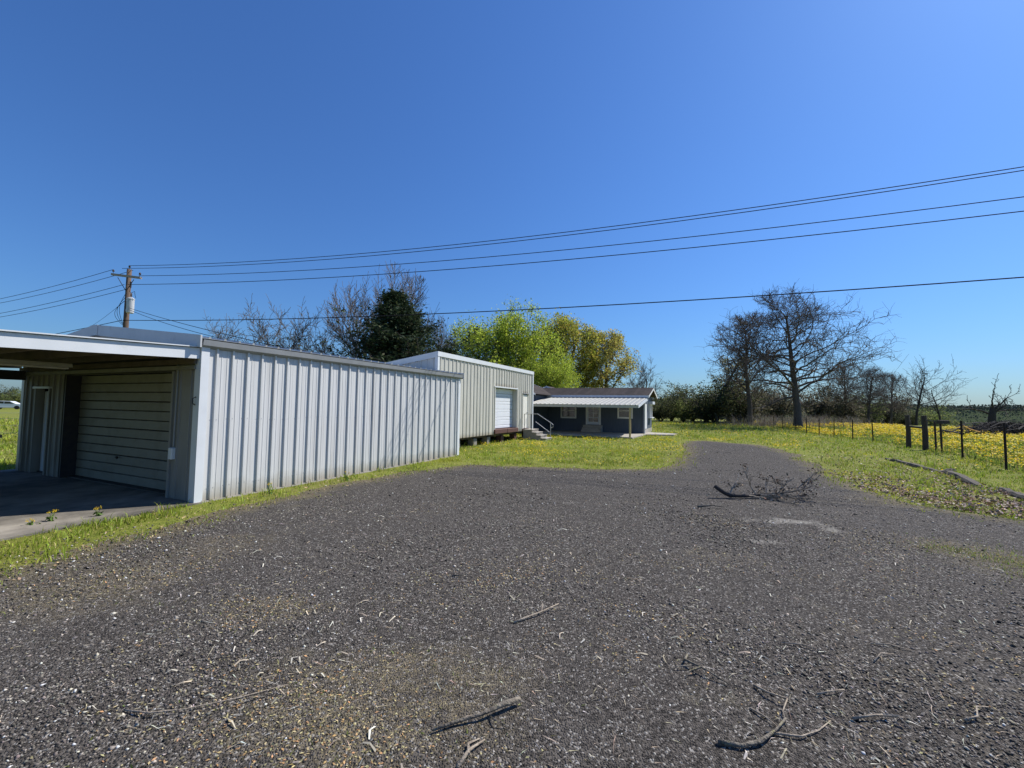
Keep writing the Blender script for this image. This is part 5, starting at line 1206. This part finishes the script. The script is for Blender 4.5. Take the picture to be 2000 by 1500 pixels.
# ------------------------------------------------------------------ fences
def wirepath(a, b, zs, r=0.004):
    m = MB()
    for z in zs: m.tube([Vector((a[0], a[1], gz(*a) + z)), Vector(((a[0] + b[0]) / 2, (a[1] + b[1]) / 2, (gz(*a) + gz(*b)) / 2 + z - 0.012)), Vector((b[0], b[1], gz(*b) + z))], r, 4, False)
    return m
def field_fence():
    f = root('wire_fence', (0, 0, 0), 0, 'woven wire fence on dark steel posts along the flower field', 'fence')
    rs = random.Random(5)
    def tpost(x, y, h=1.4, lean=(0, 0), r=0.026):
        m = MB(); z0 = gz(x, y) - 0.05
        m.add([(x - r, y - 0.006, z0), (x + r, y - 0.006, z0), (x + r, y + 0.006, z0), (x - r, y + 0.006, z0), (x - r + lean[0], y - 0.006 + lean[1], z0 + h), (x + r + lean[0], y - 0.006 + lean[1], z0 + h), (x + r + lean[0], y + 0.006 + lean[1], z0 + h), (x - r + lean[0], y + 0.006 + lean[1], z0 + h)],
              [(0, 3, 2, 1), (4, 5, 6, 7), (0, 1, 5, 4), (1, 2, 6, 5), (2, 3, 7, 6), (3, 0, 4, 7)])
        m.add([(x - 0.007, y - r * 1.3, z0), (x + 0.007, y - r * 1.3, z0), (x + 0.007, y - 0.007, z0), (x - 0.007, y - 0.007, z0), (x - 0.007 + lean[0], y - r * 1.3 + lean[1], z0 + h), (x + 0.007 + lean[0], y - r * 1.3 + lean[1], z0 + h), (x + 0.007 + lean[0], y - 0.007 + lean[1], z0 + h), (x - 0.007 + lean[0], y - 0.007 + lean[1], z0 + h)],
              [(0, 3, 2, 1), (4, 5, 6, 7), (0, 1, 5, 4), (1, 2, 6, 5), (2, 3, 7, 6), (3, 0, 4, 7)])
        m.build('steel_post', steel_brown, f)
    for i, (x, y) in enumerate(FENCE):
        if i in (3, 4): continue
        tpost(x, y, 1.35 if i > 4 else 1.5, (rs.uniform(-0.04, 0.04), rs.uniform(-0.03, 0.03)), 0.033 if i < 3 else 0.030)
    # wooden H-brace and a pipe one beside it
    def wpost(x, y, h, r): MB().tube([(x, y, gz(x, y) - 0.1), (x + 0.01, y, gz(x, y) + h * 0.5), (x - 0.02, y + 0.01, gz(x, y) + h)], [r * 1.1, r, r * 0.95], 10).build('wood_post', post_wood, f)
    A, B = (19.54, 21.0), (19.2, 19.8); wpost(*A, 1.6, 0.095); wpost(*B, 1.6, 0.105)
    MB().tube([(A[0], A[1], gz(*A) + 1.05), (B[0], B[1], gz(*B) + 1.02)], 0.05, 8).build('brace_rail', post_wood, f)
    MB().tube([(A[0], A[1], gz(*A) + 0.1), (B[0], B[1], gz(*B) + 0.95)], 0.008, 5).build('brace_wire', wire_black, f)
    C_, D_, E_ = (18.85, 18.95), (18.7, 18.55), (17.19, 16.22)
    for q in (C_, D_): MB().tube([(q[0], q[1], gz(*q) - 0.1), (q[0] - 0.03, q[1], gz(*q) + 1.35)], 0.04, 8).build('pipe_post', steel_brown, f)
    MB().tube([(D_[0], D_[1], gz(*D_) + 1.0), (E_[0], E_[1], gz(*E_) + 0.95)], 0.03, 8).build('brace_rail', steel_brown, f)
    MB().tube([(B[0], B[1], gz(*B) + 1.38), (C_[0], C_[1], gz(*C_) + 1.36)], 0.02, 6).build('gate_top_pipe', dark_steel, f)
    MB().bbox(18.55, 18.95, 18.4, 18.62, gz(18.7, 18.5) + 1.26, gz(18.7, 18.5) + 1.42, 0.02).build('post_cap_block', post_wood, f)
    MB().tube([(17.21, 16.24, gz(17.2, 16.2) + 1.25), (18.3, 17.0, gz(18, 17) + 1.1), (19.0, 17.3, gz(19, 17) + 0.98)], 0.022, 6).build('orange_tape', tape_orange, f)
    # wire: strands, and a mesh with uprights on the nearer spans
    spans = list(zip(FENCE[:-1], FENCE[1:]))
    for i, (a, b) in enumerate(spans):
        m = wirepath(a, b, (0.15, 0.32, 0.5, 0.7, 0.92, 1.15), 0.003 if i < 5 else 0.004)
        if i < 8:
            n = int(math.hypot(b[0] - a[0], b[1] - a[1]) / 0.16)
            for k in range(1, n):
                t = k / n; x, y = a[0] + (b[0] - a[0]) * t, a[1] + (b[1] - a[1]) * t; z = gz(x, y)
                m.tube([(x, y, z + 0.05), (x, y, z + 0.94)], 0.002, 3, False)
        m.build('wire_mesh', wire_black, f)
field_fence()
def back_fence():
    f = root('wire_fence', (0, 0, 0), 0, 'low wire fence along the back hedge behind the lawn', 'fence')
    q = [(25.6, 57.5), (27.2, 56.6), (28.8, 55.5), (30.2, 54.6), (31.0, 52.2)]
    for x, y in q: MB().tube([(x, y, -0.05), (x, y, 1.35)], 0.035, 6).build('steel_post', steel_brown, f)
    for a, b in zip(q[:-1], q[1:]): wirepath(a, b, (0.3, 0.6, 0.9, 1.2), 0.005).build('wire_strand', wire_black, f)
back_fence()
def left_fence():
    f = root('wire_fence', (0, 0, 0), 0, 'strand fence crossing the bright field left of the garage', 'fence')
    q = [(-30, 15.6), (-25.6, 17.6), (-21.5, 19.6), (-17.4, 21.6)]
    for x, y in q: MB().tube([(x, y, -0.05), (x + 0.04, y, 1.4)], 0.028, 6).build('steel_post', steel_brown, f)
    for a, b in zip(q[:-1], q[1:]): wirepath(a, b, (0.35, 0.7, 1.0, 1.25), 0.006).build('wire_strand', galvanised, f)
left_fence()

# ------------------------------------------------------------------ timbers, sticks, branch, brush pile, plants, car
def timber(a, b, w, h, label, sag_=0.0, seed=1):
    rs = random.Random(seed); a = Vector((a[0], a[1], gz(*a))); b = Vector((b[0], b[1], gz(*b))); d = b - a; L = d.length
    n = 9; m = MB(); d.normalize(); s = Vector((-d.y, d.x, 0)).normalized(); rings = []
    for i in range(n + 1):
        t = i / n; c = a + d * L * t - Vector((0, 0, h * 0.3)); ww = w * (0.85 + 0.3 * rs.random()) * (0.75 if i in (0, n) else 1); hh = h * (0.8 + 0.35 * rs.random()) * (0.7 if i in (0, n) else 1)
        for (u, v) in ((-1, -0.3), (-1.05, 0.6), (-0.7, 1), (0.65, 1.02), (1.02, 0.65), (1, -0.3)): m.v.append(tuple(c + s * u * ww / 2 * (0.95 + 0.1 * rs.random()) + Vector((0, 0, v * hh))))
    for i in range(n):
        for j in range(6): k = (j + 1) % 6; m.f.append((i * 6 + j, i * 6 + k, i * 6 + 6 + k, i * 6 + 6 + j))
    m.f.append((5, 4, 3, 2, 1, 0)); m.f.append(tuple(n * 6 + j for j in range(6)))
    return tag(m.build('edging_timber', timber_grey), label, 'timber', 'old timbers edging the verge')
timber((14.0, 15.95), (12.95, 13.0), 0.17, 0.11, 'weathered grey edging timber farthest along the verge, split at its end', seed=1)
timber((13.05, 12.85), (11.75, 10.75), 0.20, 0.15, 'dark shadowed middle edging timber in the verge', seed=2)
timber((11.95, 10.55), (10.9, 8.75), 0.18, 0.12, 'nearest edging timber running out at the right picture edge', seed=3)
timber((13.5, 13.0), (12.75, 12.75), 0.12, 0.15, 'short timber stub lying across the joint of two timbers', seed=4)

def stick(pts, r, label, m=None, kids=(), zs=0.0):
    P = [Vector((x, y, 0.03 + z + r)) for x, y, z in pts]; n = len(P)
    o = MB().tube(P, [r * 0.85 * (1 - 0.6 * i / (n - 1)) * (1 + 0.18 * math.sin(i * 2.7 + r * 900)) for i in range(n)], 7).build('fallen_stick', m or stick_bark, smooth=True)
    for kp, kr in kids: MB().tube([Vector((x, y, 0.03 + z + kr)) for x, y, z in kp], [kr, kr * 0.8, kr * 0.4][:len(kp)], 5).build('side_twig', m or stick_bark, o)
    return tag(o, label, 'stick', 'sticks fallen on the gravel')
stick([(-0.42, 2.52, 0), (-0.30, 2.58, 0.005), (-0.14, 2.63, 0.02), (-0.02, 2.70, 0.03), (0.08, 2.76, 0.02)][::-1], 0.020, 'thick lichen-covered stick lying nearest the bottom centre', stick_lichen, [([(-0.1, 2.64, 0.01), (-0.06, 2.58, 0.03), (0.02, 2.56, 0.01)], 0.005)])
stick([(-0.25, 2.28, 0), (-0.2, 2.38, 0.01), (-0.12, 2.46, 0.005)], 0.014, 'pale forked stick at the bottom edge below the thick one', stick_bark, [([(-0.2, 2.36, 0.01), (-0.21, 2.43, 0.01), (-0.15, 2.48, 0.0)], 0.009)])
stick([(1.18, 2.47, 0), (1.3, 2.44, 0.005), (1.42, 2.47, 0.01), (1.55, 2.55, 0.01), (1.68, 2.66, 0)], 0.017, 'long curved stick with a dark butt at the bottom right', stick_lichen)
stick([(1.50, 2.56, 0), (1.68, 2.52, 0.01), (1.82, 2.58, 0.0), (1.95, 2.66, 0)], 0.008, 'thin pale stick crossing the curved one', stick_bark)
stick([(0.05, 3.76, 0), (0.16, 3.83, 0.01), (0.30, 3.93, 0.015), (0.47, 4.10, 0.01)], 0.012, 'straight knobbly stick in the middle of the drive', stick_bark, [([(0.30, 3.93, 0.02), (0.31, 4.02, 0.05), (0.30, 4.06, 0.06)], 0.006), ([(0.36, 4.0, 0.02), (0.48, 4.02, 0.02), (0.55, 4.04, 0.01)], 0.006)])
stick([(1.36, 3.32, 0), (1.30, 3.22, 0.02), (1.40, 3.08, 0.03), (1.50, 2.98, 0)], 0.012, 'dark forked stick right of centre in the foreground', stick_lichen, [([(1.37, 3.12, 0.03), (1.28, 3.09, 0.02), (1.24, 3.05, 0.0)], 0.008), ([(1.34, 3.16, 0.02), (1.22, 3.15, 0.02), (1.15, 3.13, 0.0)], 0.005)])
stick([(1.67, 2.98, 0), (1.70, 2.88, 0.02), (1.78, 2.80, 0.03), (1.70, 2.72, 0.01), (1.66, 2.62, 0)], 0.009, 'kinked pale stick standing out right of the forked one', stick_bark)
stick([(1.52, 2.76, 0), (1.56, 2.68, 0.01), (1.60, 2.60, 0)], 0.007, 'short curved pale twig left of the kinked stick', stick_bark)
stick([(2.04, 2.90, 0), (2.16, 2.92, 0.01), (2.26, 2.95, 0)], 0.008, 'small pale twig above the stubby stick', stick_bark)
stick([(2.10, 2.68, 0), (2.24, 2.69, 0.015), (2.32, 2.70, 0.01)], 0.010, 'stubby broken stick with rusty catkins', stick_bark, [([(2.30, 2.70, 0.01), (2.36, 2.66, 0.03), (2.38, 2.60, 0.0)], 0.010)])
stick([(2.78, 2.68, 0), (2.88, 2.70, 0.012), (2.96, 2.78, 0.015), (3.06, 2.80, 0)], 0.009, 'white bark curl shaped like an S at the right', stick_bark)
stick([(2.20, 3.52, 0), (2.34, 3.48, 0.01), (2.48, 3.38, 0.005), (2.60, 3.28, 0)], 0.006, 'long thin twig in the right foreground', stick_bark)
stick([(2.92, 3.52, 0), (3.04, 3.50, 0.01), (3.18, 3.42, 0)], 0.007, 'pale arched twig, upper one of two at the right', stick_bark)
stick([(2.74, 3.28, 0), (2.86, 3.36, 0.015), (2.98, 3.38, 0)], 0.007, 'pale straight twig, lower one of two at the right', stick_bark)
stick([(-2.3, 2.66, 0), (-2.12, 2.62, 0.015), (-1.95, 2.66, 0.01), (-1.7, 2.78, 0.0), (-1.45, 2.92, 0)], 0.006, 'long whip-like pale twig at the lower left', stick_bark)
stick([(-0.62, 4.75, 0), (-0.52, 4.72, 0.02), (-0.42, 4.78, 0.015), (-0.36, 4.70, 0)], 0.009, 'small hooked dark stick in the middle distance', stick_lichen)
stick([(3.55, 8.15, 0), (3.85, 8.2, 0.02), (4.05, 8.12, 0.01)], 0.024, 'dark stub of wood in front of the fallen branch', stick_lichen)
stick([(4.35, 5.9, 0), (4.5, 6.05, 0.03), (4.62, 6.0, 0.01)], 0.008, 'curled white bark strip in the right middle distance', stick_bark)

def fallen_branch():
    r = root('fallen_branch', (5.3, 9.3, 0.03), 0, 'broken branch with twigs and curled dead leaves lying on the gravel', 'branch')
    rs = np.random.RandomState(6); V = Vector
    main = [V((-0.95, -0.15, 0.24)), V((-0.80, -0.2, 0.13)), V((-0.66, -0.22, 0.06)), V((-0.3, -0.2, 0.05)), V((0.05, -0.1, 0.06)), V((0.5, 0.0, 0.08)), V((0.95, 0.15, 0.10)), V((1.45, 0.35, 0.16))]
    MB().tube(main, [0.042, 0.046, 0.045, 0.032, 0.028, 0.022, 0.016, 0.010], 8).build('limb', bark_dark, r, smooth=True)
    tips = []
    def tw(a, d, L, rr, depth):
        d = np.array(d, float); d /= np.linalg.norm(d); p = np.array(a, float); pts = [p]
        for i in range(5): d = d + rs.normal(0, 0.16, 3); d[2] += 0.03; d /= np.linalg.norm(d); p = p + d * L / 5; p[2] = max(p[2], 0.015); pts.append(p)
        MB().tube([tuple(q) for q in pts], [rr * (1 - 0.12 * i) for i in range(6)], 5).build('side_twig', stick_bark, r)
        tips.append(pts[-1]); tips.append(pts[3])
        if depth:
            for i in range(3):
                k = rs.randint(2, 5); dd = d + rs.normal(0, 0.7, 3); dd[2] = abs(dd[2]) * 0.45 + 0.03; tw(pts[k], dd, L * 0.48, rr * 0.6, depth - 1)
    for a, d, L in (((-0.05, -0.12, 0.06), (-0.45, 0.1, 0.7), 0.62), ((-0.3, -0.2, 0.06), (0.9, 0.2, 0.25), 0.7), ((0.2, -0.06, 0.07), (0.25, 0.2, 0.8), 0.55), ((0.5, 0.0, 0.08), (0.1, -0.3, 0.6), 0.42), ((0.7, 0.06, 0.08), (0.7, -0.3, 0.15), 0.6), ((0.95, 0.15, 0.1), (0.9, 0.1, 0.6), 0.65), ((-0.66, -0.2, 0.06), (0.3, 0.3, 0.5), 0.4), ((0.1, -0.1, 0.05), (0.6, -0.8, 0.1), 0.5), ((1.2, 0.24, 0.12), (0.3, 0.1, 0.5), 0.35), ((0.3, -0.05, 0.06), (0.8, 0.5, 0.15), 0.7), ((-0.2, -0.2, 0.05), (0.5, 0.7, 0.2), 0.6), ((0.6, 0.0, 0.06), (0.8, -0.5, 0.1), 0.6), ((0.8, 0.1, 0.07), (-0.2, 0.4, 0.35), 0.4), ((0.0, -0.1, 0.05), (0.9, -0.3, 0.12), 0.8)):
        tw(a, d, L * 0.92, 0.016, 2)
    T = np.array(tips); T = np.repeat(T, 2, 0); T = T[rs.random(len(T)) < 0.6]; P = T + rs.normal(0, 0.025, (len(T), 3)); P[:, 2] = np.maximum(P[:, 2], 0.02); n = len(P)
    link('dead_leaves', mesh_np('dead_leaves', *quads(rs, P, rs.uniform(0.016, 0.034, n), vary(rs, n, (0.09, 0.065, 0.045), 0.3, (0.2, 0.14, 0.09), 0.3), 0, 0.6)), litter_mat, r)
fallen_branch()

def brush_pile():
    r = root('brush_pile', (44.5, 38.5, gz(44.5, 38.5)), 0.2, 'dark heap of cut branches in the flower field', 'brush pile')
    rs = random.Random(9)
    for i in range(120):
        a = rs.uniform(-0.4, 0.4) + (PI if rs.random() < 0.5 else 0); L = rs.uniform(2, 5.5); x = rs.gauss(0, 2.6); y = rs.gauss(0, 1.0); z = max(0.1, (1.15 - 0.055 * x * x) * rs.random() ** 0.7)
        d = Vector((math.cos(a), math.sin(a) * 0.6, 0)); up = rs.uniform(0.0, 0.25)
        pts = [Vector((x, y, z)) + d * L * (t - 0.5) + Vector((0, 0, up * (1 - (2 * t - 1) ** 2) - 0.35 * abs(2 * t - 1) ** 2 * min(1, z))) for t in (0, 0.25, 0.5, 0.75, 1)]
        for p in pts: p.z = max(p.z, 0.03)
        R_ = rs.uniform(0.015, 0.06); MB().tube(pts, [R_, R_ * 0.9, R_ * 0.8, R_ * 0.6, R_ * 0.35], 5).build('cut_branch', bark_dark if rs.random() < 0.8 else bark_grey, r)
    n = 7000; q = np.random.RandomState(2); P = np.c_[q.normal(0, 2.6, n), q.normal(0, 1.1, n), np.zeros(n)]; P[:, 2] = np.clip(1.0 - 0.055 * P[:, 0] ** 2 - 0.2 * P[:, 1] ** 2, 0.1, 2) * q.random(n)
    link('twigs', mesh_np('twigs', *blades(q, P, q.uniform(0.2, 0.7, n), q.uniform(0.01, 0.035, n), 2.0, vary(q, n, (0.04, 0.034, 0.03), 0.3))), litter_mat, r)
brush_pile()

def flower_plant(x, y, h, label, heads):
    r = root('yellow_weed', (x, y, gz(x, y)), 0, label, 'flower plant', 'yellow weeds by the slab'); rs = random.Random(int(h * 1000)); q = np.random.RandomState(int(h * 777))
    for k in range(heads):
        a = k * 2.4; s = 0.035 + 0.03 * rs.random(); top = Vector((math.cos(a) * s, math.sin(a) * s, h * rs.uniform(0.8, 1)))
        MB().tube([(0, 0, 0), (top.x * 0.3, top.y * 0.3, h * 0.5), tuple(top)], [0.006, 0.005, 0.003], 5).build('stem', leaf_stem, r)
        P = np.array(top)[None] + q.normal(0, 0.011, (14, 3)); link('flower_head', mesh_np('flower_head', *quads(q, P, np.full(14, 0.008), vary(q, 14, (0.80, 0.58, 0.03), 0.1), 0.5, 0.9)), petal_mat, r)
    n = 16; P = np.c_[q.normal(0, 0.03, (n, 2)), q.uniform(0.02, h * 0.5, n)]
    link('leaves', mesh_np('leaves', *quads(q, P, q.uniform(0.02, 0.05, n), vary(q, n, (0.10, 0.17, 0.03), 0.2), 0, 0.35)), grass_mat, r)
leaf_stem = mat('leaf_stem', (0.16, 0.22, 0.05), rough=0.6)
flower_plant(-7.05, 6.65, 0.2, 'tallest yellow-flowered weed at the edge of the slab', 4)
flower_plant(-6.65, 6.95, 0.17, 'smaller yellow weed right of the tallest one by the slab', 3)
flower_plant(-7.15, 6.45, 0.10, 'short yellow weed left of the tallest one by the slab', 3)
flower_plant(-4.9, 8.75, 0.26, 'pale yellow weed against the near end of the ribbed wall', 3)
flower_plant(-4.05, 10.6, 0.24, 'pale yellow weed halfway along the foot of the ribbed wall', 3)

def car():
    c = root('parked_car', (-88, 74.5, 0), 0.5, 'white car parked far beyond the left field', 'car')
    prof = [(-2.2, 0.3), (2.2, 0.3), (2.25, 0.7), (2.0, 0.86), (1.2, 0.95), (0.45, 1.4), (-1.1, 1.45), (-1.75, 1.0), (-2.2, 0.9)]
    MB().prism(prof[::-1], -0.85, 0.85, 'y').build('body', car_white, c)
    for s in (-0.862, 0.852):
        MB().prism([(1.0, 0.97), (0.42, 1.33), (-0.2, 1.36), (-0.2, 0.97)][::-1], s, s + 0.01, 'y').build('side_window', glass_dark, c); MB().prism([(-0.28, 0.97), (-0.28, 1.36), (-1.05, 1.38), (-1.5, 1.02)], s, s + 0.01, 'y').build('side_window', glass_dark, c)
    for x in (-1.35, 1.35):
        for y in (-0.82, 0.82): MB().tube([(x, y - 0.1, 0.32), (x, y + 0.1, 0.32)], 0.32, 16).build('wheel', tyre_black, c)
    for y in (-0.6, 0.6): MB().box(2.2, 2.27, y - 0.15, y + 0.15, 0.6, 0.72).build('headlight', galvanised, c)
car()
